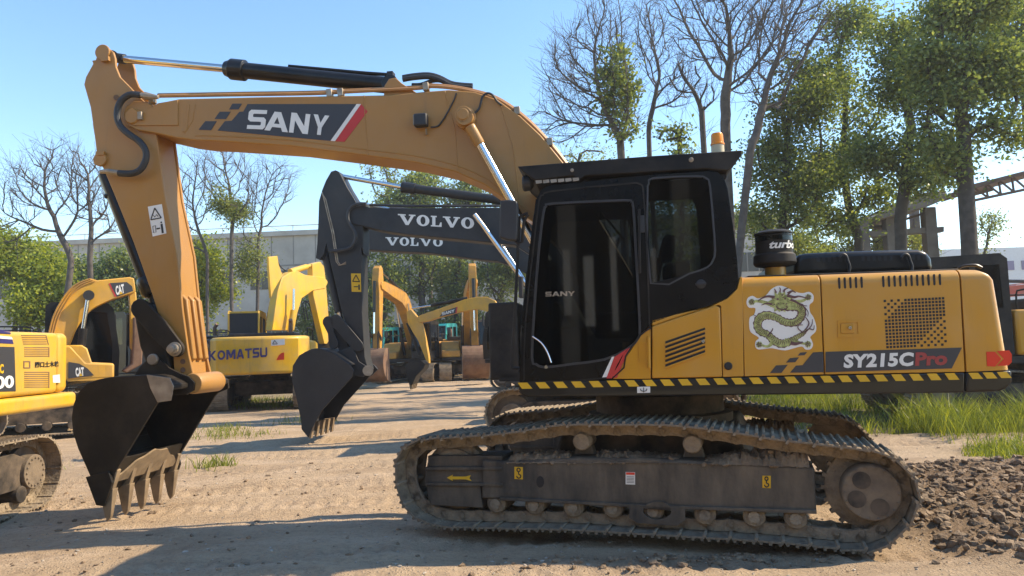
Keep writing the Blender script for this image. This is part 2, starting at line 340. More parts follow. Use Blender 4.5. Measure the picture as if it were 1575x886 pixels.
# --- undercarriage
VN = -1.49
near = t4([(1325, 520), (1330, 600), (1290, 680), (1215, 770), (1100, 838), (1000, 832), (700, 800), (450, 780)]) + t3([(900, 728), (560, 722), (270, 712), (165, 678), (85, 610), (48, 500), (44, 400), (66, 330), (110, 285), (172, 258), (400, 243), (560, 232), (700, 212), (800, 192), (900, 184), (1329, 184)]) + t4([(150, 190), (280, 205), (430, 225), (560, 248), (700, 265), (830, 280), (1000, 300), (1100, 312), (1200, 352), (1280, 425)])
path = FT.poly(near, VN)
mn = min(w for u, w in path); SH = -mn-.02
path = [(u, w) for u, w in path]
shoe_me = None
def big_track(vc, sgn):
    global shoe_me
    fs, pitch = path_frames(FT, path, vc, .19)
    ch = MB()
    for i in range(len(fs)):
        for y in (-.1, .1):
            a = fs[i][0]-fs[i][2]*.105+FT.v*y; b = fs[(i+1) % len(fs)][0]-fs[(i+1) % len(fs)][2]*.105+FT.v*y
            ch.bar(a, b, .03, .05, fs[i][2])
    chain = ch.build('track_chain', 'shoe', EX, bev=.005)
    if shoe_me is None:
        mb = MB(); shoe_geo(mb, L3(Vector(), Vector((1, 0, 0)), Vector((0, 1, 0)), Vector((0, 0, 1))), .6, pitch); s0 = mb.build('track_shoe', 'shoe', None, bev=.003, seg=1, ang=30); shoe_me = s0
        first = s0
    else: first = None
    rnd = random.Random(4)
    for p, T, Nn in fs:
        o = first or shoe_me.copy()
        if first is None: C.objects.link(o)
        first = None; o.parent = chain
        mw = Matrix((T, FT.v, Nn)).transposed().to_4x4(); mw = mw @ Matrix.Rotation(rnd.uniform(-.03, .03), 4, 'Y'); mw.translation = p
        o.matrix_local = ROOT[EX.name] @ mw
    vn = vc+sgn*.30
    f = MB()
    beam = FT.poly(t3([(560, 560), (462, 556), (462, 515), (215, 510), (215, 480), (560, 480)])[:0] + [(741, 767), (741, 706), (775, 709), (890, 704), (1000, 705), (1150, 714), (1253, 719), (1256, 789), (770, 768)], VN+.12)
    f.prism(FT, beam, vc-.19, vc+.19)
    body = f.build('track_frame', 'frame', EX, bev=.018)
    g = MB(); g.prism(FT, FT.poly([(1150, 786), (1256, 790), (1256, 784), (1000, 776), (770, 764), (770, 769), (1000, 781)], VN+.1), vc+sgn*.19, vc+sgn*.22); g.build('lower_flange', 'frame', body, bev=.004)
    # idler yoke and adjuster in front of the beam
    y = MB()
    y.prism(FT, FT.poly([(655, 702), (770, 702), (770, 720), (655, 722)], VN+.1), vc-.16, vc+.16)
    y.prism(FT, FT.poly([(653, 722), (771, 722), (771, 744), (653, 746)], VN+.12), vc-.17, vc+.17)
    y.prism(FT, FT.poly([(655, 746), (737, 748), (741, 782), (662, 778), (656, 765)], VN+.1), vc-.18, vc+.18)
    y.prism(FT, FT.poly([(652, 719), (772, 719), (772, 724), (652, 724)], VN+.08), vc-.2, vc+.2)
    y.prism(FT, FT.poly([(652, 743), (772, 744), (772, 749), (652, 748)], VN+.08), vc-.2, vc+.2)
    y.build('idler_yoke', 'frame', body, bev=.006)
    def disc(nm, px, py, r, v0, v1, m='under', par=body, n=28, extra=None, dz=0):
        u, w_ = FT.px(px, py, VN+.12); c = FT.W(u, vc, w_+dz); g = MB(); g.lathe(c+FT.v*v0, FT.v, [(r*.86, 0), (r, .015), (r, v1-v0-.015), (r*.86, v1-v0)], n)
        if extra: extra(g, c)
        return g.build(nm, m, par, bev=0)
    disc('idler', 694, 735, .30, -.07, .07, 'shoe', n=40, extra=lambda g, c: (g.cyl(c-FT.v*.10, c+FT.v*.10, .24, 32),))
    def teeth(g, c):
        for k in range(21):
            q = 2*math.pi*(k+.5)/21; d = FT.u*math.cos(q)+Vector((0, 0, math.sin(q))); g.tube([c+d*.30-FT.v*.03, c+d*.30+FT.v*.03][:2], .001, 3)
            g.bar(c+d*.28, c+d*.335, .028, .06, FT.v)
    sp = disc('sprocket', 1340, 757, .31, -.04, .04, 'shoe', n=42, extra=teeth)
    u, w_ = FT.px(1340, 758, VN+.12); c = FT.W(u, vc, w_); g = MB(); g.lathe(c+FT.v*(-.20 if sgn < 0 else .03), FT.v, [(.198, 0), (.208, .02), (.208, .17)] if sgn < 0 else [(.208, 0), (.208, .15), (.198, .17)], 44)
    for k in range(18):
        q = 2*math.pi*k/18; d = FT.u*math.cos(q)+Vector((0, 0, math.sin(q))); g.cyl(c+d*.187+FT.v*sgn*.2, c+d*.187+FT.v*sgn*.212, .011, 6)
    g.build('final_drive', 'hub', body, bev=.006)
    g = MB()
    for a in (124, 204, 297):
        d = FT.u*math.cos(R(a))+Vector((0, 0, math.sin(R(a)))); cc = c+d*.112; g.cyl(cc+FT.v*sgn*.199, cc+FT.v*sgn*.205, .064, 20)
    g.build('drive_recess', 'under', body)
    for px, py in ((762, 775), (821, 777), (881, 781), (942, 782), (1004, 786), (1084, 792), (1160, 795), (1224, 798)):
        disc('track_roller', px, py, .085, -.17, .17, 'shoe', n=20, extra=lambda g, c: g.cyl(c-FT.v*.2, c+FT.v*.2, .045, 12))
    for px, py in ((893, 680), (1064, 684)):
        disc('carrier_roller', px, py, .075, -.16, .12, 'shoe', n=22)
        u, w_ = FT.px(px, py, VN+.12); b = MB(); b.prism(FT, [(u-.09, w_-.12), (u+.09, w_-.12), (u+.05, w_), (u-.05, w_)], vc-.05, vc+.05); b.build('roller_bracket', 'frame', body, bev=.005)
    g = MB(); g.holed(lambda a, b, t: FT.W(a, t, b), FT.poly([(968, 778), (1054, 781), (1054, 800), (1040, 809), (980, 804), (968, 796)], VN+.08), [[FT.px(1011+22*math.cos(R(k)), 785+14*math.sin(R(k)), VN+.08) for k in range(0, 360, 24)]], vc+sgn*.20, vc+sgn*.225)
    g.build('roller_guard', 'frame', body)
    # dried mud lying on the beam
    rnd = random.Random(7+int(sgn)); g = MB(); NU, NV = 150, 10; rn_ = np.random.default_rng(3+int(sgn)); lump = rn_.random((NU, NV)); lump = (lump+np.roll(lump, 1, 0)+np.roll(lump, 1, 1))/3
    for i in range(NU):
        px = 782+463*i/(NU-1); yb = 711 if px < 1060 else 711+(px-1060)*.045; u, w0 = FT.px(px, yb+4, VN+.12); hump = .03+.035*(.5+.5*math.sin((px-760)/70.))+(.05 if px > 1090 else 0)*min(1, (px-1090)/60.)
        if abs(px-893) < 20 or abs(px-1064) < 20: hump *= .3
        for j in range(NV):
            v_ = -.2+.4*j/(NV-1); hh = hump*(1-(abs(v_)/.205)**4)*(.5+1.1*lump[i, j]); g.v.append(tuple(FT.W(u, vc+v_, w0+.012+hh)))
    g.f += [(i*NV+j, i*NV+j+1, (i+1)*NV+j+1, (i+1)*NV+j) for i in range(NU-1) for j in range(NV-1)]
    for k in range(420):
        i = rnd.randrange(NU); j = rnd.randrange(NV); rock(g, Vector(g.v[i*NV+j]), rnd.uniform(.005, .012)+.022*rnd.random()**5, rnd)
    g.build('mud_deposit', 'mud', body, ang=0)
    return body
def rock(g, c, r, rnd, flat=.7):
    ico = ROCKS[rnd.randrange(len(ROCKS))]; q = Matrix.Rotation(rnd.random()*6.3, 3, 'Z') @ Matrix.Rotation(rnd.uniform(-.5, .5), 3, 'X'); s = [r*rnd.uniform(.6, 1.5), r*rnd.uniform(.6, 1.3), r*flat*rnd.uniform(.6, 1.4)]
    g.add([c+q @ Vector((p[0]*s[0], p[1]*s[1], p[2]*s[2])) for p in ico[0]], ico[1])
ROCKS = []
for k in range(6):
    bm = bmesh.new(); bmesh.ops.create_icosphere(bm, subdivisions=1, radius=1); rr = random.Random(k)
    ROCKS.append(([tuple(v.co*rr.uniform(.6, 1.2)) for v in bm.verts], [tuple(v.index for v in f.verts) for f in bm.faces])); bm.free()
nearframe = big_track(-1.19, -1); farframe = big_track(1.19, 1)
# centre frame and swing ring
g = MB(); g.prism(FT, [(-.9, .45), (.9, .45), (.75, .84), (-.75, .84)], -.95, .95); g.build('centre_frame', 'under', EX, bev=.03)
g = MB(); g.lathe(FU.W(0, 0, .80), (0, 0, 1), [(.70, 0), (.70, .12), (.62, .13), (.62, .30)], 40); g.build('swing_ring', 'under', EX, bev=.004)
# stickers on the near track frame
def card(par, name, pts, m, fr, v, t=.003): return MB().prism(fr, fr.poly(pts, v), v-t, v).build(name, m, par, bev=0, ang=0)
vf = -1.19-.191
arrow = t3([(308, 458), (338, 443), (334, 452), (400, 452), (425, 445), (418, 460), (428, 474), (400, 466), (334, 466), (338, 474)])
card(nearframe, 'direction_arrow', arrow, 'hazard', FT, vf-.004-.0)
for x, y, nm in ((657, 435, 't3'), (566, 478, 't4')):
    f = t3 if nm == 't3' else t4; st = card(nearframe, 'hook_sticker', f([(x-20, y-30), (x+21, y-29), (x+21, y+31), (x-20, y+29)]), 'hazard', FT, vf)
    hk = MB()
    pts = [(x+6, y+8), (x+11, y+14), (x+8, y+22), (x, y+25), (x-7, y+21), (x-9, y+14)]
    hk.tube([FT.P(*f([p])[0], vf-.005) for p in cr(pts, 3)], .005, 5); hk.tube([FT.P(*f([p])[0], vf-.005) for p in [(x, y-6), (x, y+6), (x+6, y+9)]], .005, 5)
    hk.tube([FT.P(*f([p])[0], vf-.005) for p in ell(x, y-15, 8, 9, 10)+[(x+8, y-15)]], .005, 5); hk.build('hook_symbol', 'ink', nearframe)
card(nearframe, 'notice_sticker', t3([(1178, 430), (1224, 431), (1224, 492), (1178, 490)]), 'white', FT, vf); card(nearframe, 'notice_header', t3([(1180, 432), (1222, 433), (1222, 444), (1180, 443)]), 'reflect', FT, vf-.004)
g = MB()
for k in range(5): g.prism(FT, FT.poly(t3([(1183, 452+k*7), (1218, 453+k*7), (1218, 455+k*7), (1183, 454+k*7)]), vf-.004), vf-.006, vf-.004)
g.build('notice_lines', 'grey', nearframe, ang=0)
card(nearframe, 'frame_hole', [(831+6*math.cos(R(a)), 741+(9 if abs(math.sin(R(a))) > .4 else 4)*math.sin(R(a))) for a in range(0, 360, 24)], 'ink', FT, vf)

# --- upper structure: side panels
VS = -1.36
def panel(name, m, pts, v0=VS, v1=VS+.5, bev=.02, par=EX, seg=3, label=None, fr=FU): return pprism(name, m, par, fr, pts, v0, v1, bev, label, seg)
panel('chassis', 'under', [(806, 610), (1545, 598), (1550, 588), (797, 602)], VS+.03, 1.33, .01)
g = MB(); g.prism(FU, FU.poly([(880, 612), (1120, 609), (1120, 585), (880, 590)], VS), -.9, .9); g.build('swing_frame', 'under', EX, bev=.02)
panel('door_side_panel', 'orange', [(943, 583), (962, 550), (985, 517), (1001, 502), (1001, 583)], VS, VS+.3, .005)
vd = panel('vent_door', 'orange', [(1003, 582), (1003, 502), (1050, 486), (1101, 470), (1108, 473), (1111, 580)], VS-.012, VS+.3, .012)
panel('rear_cab_panel', 'orange', [(1112, 580), (1109, 471), (1106, 469), (1050, 485), (1003, 501), (1003, 492), (1090, 472), (1120, 458), (1134, 444), (1138, 428), (1138, 426), (1142, 426), (1144, 579)], VS, VS+.3, .005)
def shoulder(name, m, TL, TR, BR, BL, label=None, rnd_=.0, right=None, r=.09):
    """panel with a rolled top shoulder, and optionally a curved rear end"""
    tl, tr_, br, bl = [FU.px(*p, VS) for p in (TL, TR, BR, BL)]; S = [0, 1] if not right else [0, .3, .6, .75, .83, .88, .92, .95, .975, .99, 1]; g = MB(); ring = 0
    for s in S:
        wt = tl[1]*(1-s)+tr_[1]*s; wb = bl[1]*(1-s)+br[1]*s; ins = rnd_*(1-math.sqrt(max(0, 1-((s-.8)/.2)**2))) if s > .8 else 0
        vw = [(VS+ins, wb), (VS+ins, wt-r)]+[(VS+ins+r-r*math.cos(R(a)), wt-r+r*math.sin(R(a))) for a in (15, 30, 45, 60, 75, 90)]+[(1.34-r, wt)]+[(1.34-r+r*math.sin(R(a)), wt-r+r*math.cos(R(a))) for a in (30, 60, 90)]+[(1.34, wb)]; ring = len(vw)
        for v_, w_ in vw:
            t = (w_-bl[1])/(tl[1]-bl[1]); uL = bl[0]*(1-t)+tl[0]*t
            if right: uR = float(np.interp(w_, [q[1] for q in right], [q[0] for q in right]))
            else: t2 = (w_-br[1])/(tr_[1]-br[1]); uR = br[0]*(1-t2)+tr_[0]*t2
            g.v.append(tuple(FU.W(uL+(uR-uL)*s, v_, w_)))
    n = len(S)
    for i in range(n-1):
        for k in range(ring): g.f.append((i*ring+k, i*ring+(k+1) % ring, (i+1)*ring+(k+1) % ring, (i+1)*ring+k))
    g.f.append(tuple(range(ring))); g.f.append(tuple(range(n*ring-1, (n-1)*ring-1, -1))); return g.build(name, m, EX, bev=.004, seg=2, label=label, ang=40)
dp = shoulder('side_panel', 'orange', (1141.5, 425.5), (1261, 421.5), (1267, 576), (1145.5, 579), 'orange side panel with a dragon sticker')
gp = shoulder('side_panel', 'orange', (1263, 421.4), (1475, 413.6), (1484, 572), (1269, 576), 'orange side panel with a square-hole grille')
cw = shoulder('counterweight', 'orange', (1477.5, 413.5), (1534, 412.5), (1557, 569), (1487, 572), None, .09, [FU.px(*p, VS) for p in ((1557, 569), (1556, 545), (1549, 500), (1540, 450), (1534, 432), (1526, 421), (1514, 415), (1505, 412))])
# hazard skirt
sk_ = panel('skirt', 'black', [(797, 588), (1484, 573), (1484, 604), (812, 611), (803, 607), (798, 600)], VS-.008, VS+.25, .012)
sk2 = panel('counterweight_skirt', 'black', [(1486, 573), (1557, 570), (1557, 588), (1549, 598), (1538, 602), (1486, 604)], VS-.008, 1.34, .02)
def stripes(par, x0, x1, n, ytop, ybot):
    g = MB()
    for k in range(n):
        x = x0+(x1-x0)*k/n; yt = ytop(x); yb = ybot(x)
        g.prism(FU, FU.poly([(x, yt), (x+15, yt-.3), (x+23, yb-.3), (x+7, yb)], VS-.0085), VS-.0115, VS-.0085)
    g.build('hazard_stripes', 'hazard', par, ang=0)
stripes(sk_, 796, 1480, 25, lambda x: 588.6-(x-797)*15.3/687, lambda x: 598-(x-797)*14.3/687)
stripes(sk2, 1489, 1555, 3, lambda x: 573.6-(x-1486)*.03, lambda x: 583-(x-1486)*.03)
card(sk_, 'tie_down_sticker', [(980, 595), (1000, 594.5), (1000, 604), (980, 604.5)], 'white', FU, VS-.012)
g = MB(); P = lambda x, y, v=VS-.018: FU.P(x, y, v)
g.tube([P(985, 598), P(986, 601), P(990, 602), P(994, 601), P(995, 598)], .0035, 4); g.tube([P(990, 596), P(990, 603.5)], .0035, 4); g.build('anchor_symbol', 'ink', sk_)
# vents in the door
g = MB()
for k in range(6):
    a = zc([(513, 686+k*15), (642, 641+k*14.6), (643, 649+k*14.6), (514, 696+k*15)]); g.prism(FU, FU.poly(a, VS-.013), VS-.0145, VS-.013)
g.build('vent_slot', 'ink', vd, ang=0)
g = MB()
for k in range(6):
    a = zc([(512, 694+k*15), (643, 648+k*14.6), (644, 652+k*14.6), (512, 700+k*15)]); g.prism(FU, FU.poly(a, VS-.014), VS-.026, VS-.013)
g.build('louvre', 'orange', vd, bev=.003, ang=40)
def lock(par, x, y, r, fr=FU, v=VS, m='chrome'):
    p = fr.P(x, y, v); g = MB(); g.lathe(p+fr.v*.001, -fr.v, [(r, 0), (r, .012), (r*.8, .018)], 18); return g.build('lock', m, par)
lock(vd, 1081, 525, .017, v=VS-.012); lock(EX, 1120, 563, .032, m='ink')
for y in (520, 548, 565):      # hinges between the door and the panel in front
    pass
g = MB(); g.cyl(FU.P(998, 518, VS-.012), FU.P(998.5, 566, VS-.012), .014, 10); g.build('hinge', 'orange', vd)
g = MB(); g.holed(lambda a, b, t: FU.W(a, t, b), FU.poly([(983, 526), (996, 525), (996, 558), (983, 558)], VS), [FU.poly([(985, 529), (994, 528), (994, 555), (985, 555)], VS)], VS-.012, VS); g.build('hinge_plate', 'orange', vd)
# white and red sweep at the door foot, both on the side panel and on the black below the door
card(EX, 'red_sweep', zc([(335, 805), (363, 760), (378, 727), (397, 706), (400, 708), (372, 765), (357, 804)]), 'redvinyl', FU, VS-.006)
card(EX, 'white_sweep', zc([(307, 806), (340, 736), (348, 735), (322, 806)]), 'white', FU, VS-.006)
card(EX, 'red_sweep', zc([(322, 806), (348, 737), (392, 708), (372, 735), (355, 765), (340, 806)]), 'redvinyl', FU, VS-.009)
# grille panel slots, grille, lid
g = MB()
for x in [515+26.3*k for k in range(5)]+[722+26.6*k for k in range(11)]:
    dy = -(x-515)*.036; a = z5([(x, 300+dy), (x+3, 296+dy), (x+9, 296+dy), (x+11, 300+dy), (x+13, 344+dy), (x+10, 349+dy), (x+6, 349+dy), (x+3, 345+dy)]); g.prism(FU, FU.poly(a, VS-.0005), VS-.002, VS-.0005); g.build('vent_slot', 'ink', gp, ang=0); g = MB()
g = MB(); NX, NY = 18, 15
for i in range(NX):
    for j in range(NY):
        diag = i/(NX-1)*.9+j/(NY-1)
        hidden_ul = (i+j*1.15 < 6.2) and ((i+j) % 2)
        hidden_lr = ((NX-1-i)*.95+(NY-1-j) < 9.2) and ((i+j) % 2)
        if hidden_ul or hidden_lr or (j > 12 and i > 10 and (i+j) % 2) : continue
        x = 730+i*16.1+j*.9; y = 401+j*15.5-i*.75; a = z5([(x, y), (x+11.5, y-.5), (x+12, y+10.5), (x+.5, y+11)]); g.prism(FU, FU.poly(a, VS-.0005), VS-.002, VS-.0005)
g.build('square_hole_grille', 'ink', gp, ang=0)
g = MB(); g.holed(lambda a, b, t: FU.W(a, t, b), FU.poly(z5([(515, 496), (632, 494), (634, 576), (515, 578)]), VS), [FU.poly(z5([(524, 508), (608, 506), (610, 560), (526, 562)]), VS)], VS-.006, VS+.01); lid = g.build('latch_surround', 'orange', gp)
panel('latch_lid', 'orange', z5([(529, 513), (592, 511), (593, 556), (530, 558)]), VS-.008, VS, .004, par=gp); lock(gp, *z5([(571, 533)])[0], .016, v=VS-.008)
# model name band
band = z5([(457, 645), (1098, 625), (1050, 723), (457, 741)]); card(gp, 'name_band', band, 'grey', FU, VS-.001)
card(dp, 'name_band', z5([(290, 743), (318, 710), (350, 708), (398, 648), (446, 645), (449, 741)]), 'grey', FU, VS-.001)
for q in ([(338, 649), (371, 646), (358, 661), (327, 663)], [(290, 675), (333, 671), (315, 694), (272, 696)], [(225, 709), (280, 706), (250, 744), (196, 745)]): card(dp, 'band_square', z5(q), 'grey', FU, VS-.001)
text(gp, 'lettering', 'SY215C', FU, VS-.004, *z5([(541, 722), (868, 712), (546, 657)]), 'white', .045, 1.07)
text(gp, 'lettering', 'Pro', FU, VS-.004, *z5([(878, 712), (1028, 707), (881, 648)]), 'maroon', .04)
card(cw, 'reflector', [(1517, 541), (1530, 541), (1540, 552), (1530, 564), (1518, 563)], 'reflect', FU, VS-.001)
card(cw, 'reflector', [(1533, 540), (1552, 539), (1556, 545), (1556, 557), (1551, 562), (1533, 563), (1544, 552)], 'reflect', FU, VS-.001)
# dragon sticker: pale die-cut backing and drawn dragon in layers
zd = Zm(1140, 430, 7.385)
back = cr([(430, 70), (500, 85), (620, 140), (700, 155), (770, 140), (820, 180), (815, 250), (775, 290), (782, 370), (820, 430), (850, 520), (845, 590), (785, 650), (800, 690), (815, 740), (790, 790), (730, 795), (690, 760), (600, 780), (500, 805), (400, 790), (330, 780), (200, 795), (160, 760), (165, 700), (200, 660), (110, 600), (90, 520), (97, 430), (145, 400), (160, 325), (90, 320), (60, 270), (75, 210), (130, 185), (190, 215), (280, 180), (330, 120), (380, 85)], 3, True)
stk = card(dp, 'dragon_sticker', zd(back), 'white', FU, VS-.001)
def ribbon(mb, pts, rad, lay, jag=0, seed=1):
    pts = cr(pts, 4); n = len(pts); rr = np.interp(np.linspace(0, 1, n), np.linspace(0, 1, len(rad)), rad); L_, R_ = [], []; rn = random.Random(seed)
    for i, p in enumerate(pts):
        a, b = pts[max(0, i-1)], pts[min(n-1, i+1)]; d = np.array(b)-np.array(a); d = d/(np.hypot(*d)+1e-6); nn = np.array((-d[1], d[0]))
        j = (1+jag*(i % 2)) if jag else 1
        L_.append(tuple(np.array(p)+nn*rr[i]*j)); R_.append(tuple(np.array(p)-nn*rr[i]*j))
    v = VS-.004-.0012*lay
    for i in range(n-1): mb.prism(FU, FU.poly(zd([L_[i], L_[i+1], R_[i+1], R_[i]]), v), v-.0008, v)
body = [(430, 300), (560, 300), (650, 310), (690, 370), (660, 450), (590, 490), (490, 480), (400, 430), (290, 405), (210, 440), (185, 520), (220, 590), (300, 625), (370, 690), (460, 730), (560, 700), (640, 650), (710, 610), (740, 560)]
g = MB(); ribbon(g, body, [48, 52, 48, 46, 44, 42, 40, 38, 44, 46, 44, 40, 38, 42, 44, 36, 26, 20, 12], 0, .22); g.build('dragon_spine', 'dragonpurple', stk, ang=0)
g = MB(); ribbon(g, body, [40, 44, 38, 34, 34, 34, 34, 34, 38, 40, 38, 34, 32, 36, 38, 30, 22, 15, 8], 1)
def blob(mb, pts, lay): v = VS-.004-.0012*lay; mb.prism(FU, FU.poly(zd(pts), v), v-.0008, v)
rn = random.Random(3)
def star(cx, cy, r, n, k=.6): return [(cx+(r if i % 2 else r*k)*math.cos(math.pi*i/n)*rn.uniform(.85, 1.1), cy+(r if i % 2 else r*k)*math.sin(math.pi*i/n)*rn.uniform(.85, 1.1)) for i in range(2*n)]
blob(g, star(450, 250, 135, 13, .72), 2); [blob(g, star(x_, y_, 40, 9, .8), 1) for x_, y_ in ((118, 255), (762, 200), (205, 738), (758, 735))]; ribbon(g, [(118, 255), (200, 245), (300, 270), (380, 300)], [10, 16, 20, 26], 1); ribbon(g, [(762, 205), (700, 240), (620, 250), (520, 260)], [10, 16, 20, 26], 1); ribbon(g, [(205, 735), (300, 760), (350, 720)], [10, 14, 24], 1); ribbon(g, [(758, 735), (680, 720), (600, 700)], [10, 14, 24], 1); blob(g, star(520, 715, 60, 8, .6), 2)
g.build('dragon_figure', 'dragon', stk, ang=0)
g = MB()
for pts, r in (([(380, 200), (300, 190), (240, 210), (190, 245)], [16, 12, 8, 4]), ([(520, 180), (600, 200), (660, 190), (740, 210)], [18, 14, 8, 5]), ([(560, 230), (620, 250), (680, 290), (750, 300)], [14, 12, 8, 3]), ([(350, 280), (290, 270), (230, 290)], [12, 8, 3]),
               ([(400, 150), (385, 120), (375, 105)], [10, 7, 3]), ([(480, 140), (500, 110), (540, 95)], [14, 9, 3]), ([(440, 140), (445, 110), (435, 90)], [10, 6, 3]), ([(530, 160), (580, 130), (620, 150)], [18, 10, 4]),
               ([(700, 600), (650, 560), (650, 520), (700, 515)], [6, 6, 5, 4]), ([(720, 600), (770, 560), (820, 570), (830, 520)], [8, 7, 5, 3]), ([(730, 570), (770, 500), (740, 440), (720, 420)], [7, 7, 5, 3]), ([(740, 590), (800, 520), (810, 450)], [7, 5, 3]),
               ([(720, 310), (760, 370), (755, 420)], [5, 4, 3]), ([(400, 300), (420, 330), (500, 340), (520, 320)], [5, 7, 7, 4]), ([(140, 400), (180, 420)], [4, 3]), ([(300, 640), (350, 580), (360, 550)], [9, 6, 3]), ([(560, 720), (620, 730), (700, 710)], [22, 18, 8])):
    ribbon(g, pts, r, 3)
for x_, y_ in ((118, 255), (762, 200), (205, 738), (758, 735)):
    for q_ in range(5): a = q_*1.25+.4; ribbon(g, [(x_+8*math.cos(a), y_+8*math.sin(a)), (x_+34*math.cos(a+.3), y_+34*math.sin(a+.3))], [7, 3], 3)
bp_ = cr(body, 8)
for i in range(14, len(bp_)-6, 2):
    p_, q_ = np.array(bp_[i]), np.array(bp_[i+1]); d_ = (q_-p_)/(np.hypot(*(q_-p_))+1e-6); n_ = np.array((-d_[1], d_[0])); ribbon(g, [tuple(p_-n_*30), tuple(p_-n_*5+d_*10), tuple(p_+n_*16)], [2.2, 3.4, 2], 3)
blob(g, ell(415, 222, 15, 12, 8), 3); blob(g, ell(500, 218, 13, 12, 8), 3); blob(g, ell(425, 275, 9, 7, 6), 3); blob(g, ell(480, 275, 9, 7, 6), 3)
for i in range(26): a = rn.uniform(0, 6.28); r = rn.uniform(60, 110); blob(g, ell(450+r*math.cos(a), 250+r*math.sin(a)*.9, rn.uniform(5, 12), rn.uniform(3, 8), 5), 3)
g.build('dragon_outline', 'dragonpurple', stk, ang=0)
# engine hood and air cleaner
hd = panel('engine_hood', 'black', [(1222, 424), (1223, 398), (1229, 392), (1240, 389), (1300, 386), (1413, 383), (1427, 386), (1434, 397), (1437, 417)], -.95, .75, .05, seg=5)
g = MB()
for x0, x1 in ((1310, 1318), (1360, 1368), (1370, 1378)): pass
for k in range(20):
    x = 1256+k*8.6
    if k in (6, 7, 14): continue
    g.prism(FU, FU.poly([(x, 396-k*.2), (x+4.5, 396-k*.2), (x+5, 403-k*.2), (x+.5, 403-k*.2)], -.951), -.953, -.951); g.build('vent_slot', 'ink', hd, ang=0); g = MB()
g = MB()
for x in (1295, 1391):
    g.tube([FU.P(*p, -1.0) for p in cr([(x-5, 396), (x, 391), (x+6, 393), (x+9, 401), (x+12, 410), (x+11, 418)], 3)], .012, 6); g.build('hood_latch', 'rubber', hd); g = MB()
g = MB(); g.tube([FU.P(*p, -1.2) for p in cr([(1474, 413), (1482, 409), (1500, 408), (1510, 412)], 3)], .012, 6); g.build('grab_handle', 'black', cw)
c0 = FU.P(1193, 425, -1.0); sc1 = 1/175.
pz = lambda y: FU.P(1193, y, -1.0).z-c0.z
def atz(y0, prof): return [(r*sc1, pz(y)) for r, y in prof]
g = MB(); g.lathe(c0, (0, 0, 1), atz(0, [(15, 426), (15, 412), (13, 410)]), 28); g.build('intake_collar', 'orange', EX)
g = MB(); g.lathe(c0, (0, 0, 1), atz(0, [(14, 412), (28, 409), (31, 405), (30, 393), (28, 391), (27, 391), (26.5, 367), (27, 363), (22, 361)]), 32); ac = g.build('air_precleaner', 'matblack', EX, bev=.003)
g = MB(); g.lathe(c0, (0, 0, 1), atz(0, [(26.8, 372), (26.8, 362)]), 32); g.build('strainer_mesh', 'glassdark', ac)
g = MB(); g.lathe(c0, (0, 0, 1), atz(0, [(20, 363), (28, 361), (28, 359), (20, 355), (4, 352.6)]), 32); g.build('precleaner_cap', 'matblack', ac)
# curved lettering round the bowl
def wrap_text(s, y0, y1, a0, a1):
    cu = bpy.data.curves.new('t', 'FONT'); cu.body = s; cu.extrude = .1; cu.offset = .03; cu.shear = .3; r = 26.8*sc1
    h0, h1 = pz(y0), pz(y1)
    def fn(x, y, t):
        a = R(a0+(a1-a0)*x); rr = r+.002-t; return c0+FU.u*math.sin(a)*rr-FU.v*math.cos(a)*rr+Vector((0, 0, h0+(h1-h0)*y))
    MB().fromcurve(cu, fn, -.002, 0, norm=True).build('lettering', 'white', ac, ang=0)
wrap_text('turbo', 385, 373, -26, 74)
# body top behind the cab and on the far side
panel('walkway', 'matblack', [(1150, 424), (1475, 413), (1475, 417), (1150, 428)], -1.25, 1.25, .01)
panel('tool_box', 'orange', [(960, 560), (960, 450), (1135, 445), (1135, 560)], .45, 1.34, .03)
panel('front_deck', 'matblack', [(806, 588), (1140, 581), (1140, 573), (806, 580)], VS+.02, -.35, .01)
# --- cab
VC0, VC1 = VS, VS+.98
outer = [(799, 588), (801, 545), (803, 500), (808, 440), (814, 385), (820, 335), (826, 304), (833, 291), (846, 285), (930, 276), (1010, 268), (1090, 263), (1104, 264), (1113, 272), (1119, 290), (1128, 350), (1134, 400), (1136, 432), (1131, 446), (1118, 459), (1090, 471), (1040, 483), (1003, 497), (986, 513), (962, 548), (943, 583)]
doorwin = cr([(825, 500), (822, 545), (823, 572)], 2)+[(830, 566), (900, 562), (955, 548), (975, 525)]
door_win = [(822, 470), (829, 380), (836, 326), (840, 317), (850, 313), (960, 308), (970, 311), (974, 318), (979, 400), (984, 500), (982, 520), (966, 536), (930, 553), (880, 560), (838, 565), (824, 560), (818, 550)]
rear_win = [(996, 305), (998, 282), (1005, 274), (1070, 271), (1086, 274), (1092, 285), (1097, 340), (1100, 385), (1097, 400), (1088, 411), (1060, 421), (1001, 436)]
W_ = lambda a, b, t: FU.W(a, t, b)
g = MB(); g.holed(W_, FU.poly(outer, VS), [FU.poly(door_win, VS), FU.poly(rear_win, VS)], VS, VS+.05); cab = g.build('cab', 'cabblack', EX, bev=.008)
ou = FU.poly(outer, VS)
g = MB(); g.holed(W_, ou, [FU.poly(door_win, VS), FU.poly(rear_win, VS)], VC1-.05, VC1); g.build('cab_far_side', 'cabblack', cab, bev=.006)
g = MB()   # roof, back and floor skins between the two sides
def skin(i0, i1, th=.04):
    pts = ou[i0:i1+1]; cx_ = sum(p[0] for p in ou)/len(ou); cy_ = sum(p[1] for p in ou)/len(ou)
    inn = [(cx_+(a-cx_)*(1-th), cy_+(b-cy_)*(1-th)) for a, b in pts]; g.prism(FU, pts+inn[::-1], VS+.05, VC1-.05)
skin(6, 14); skin(14, 18); skin(18, 25); skin(0, 2, .03)
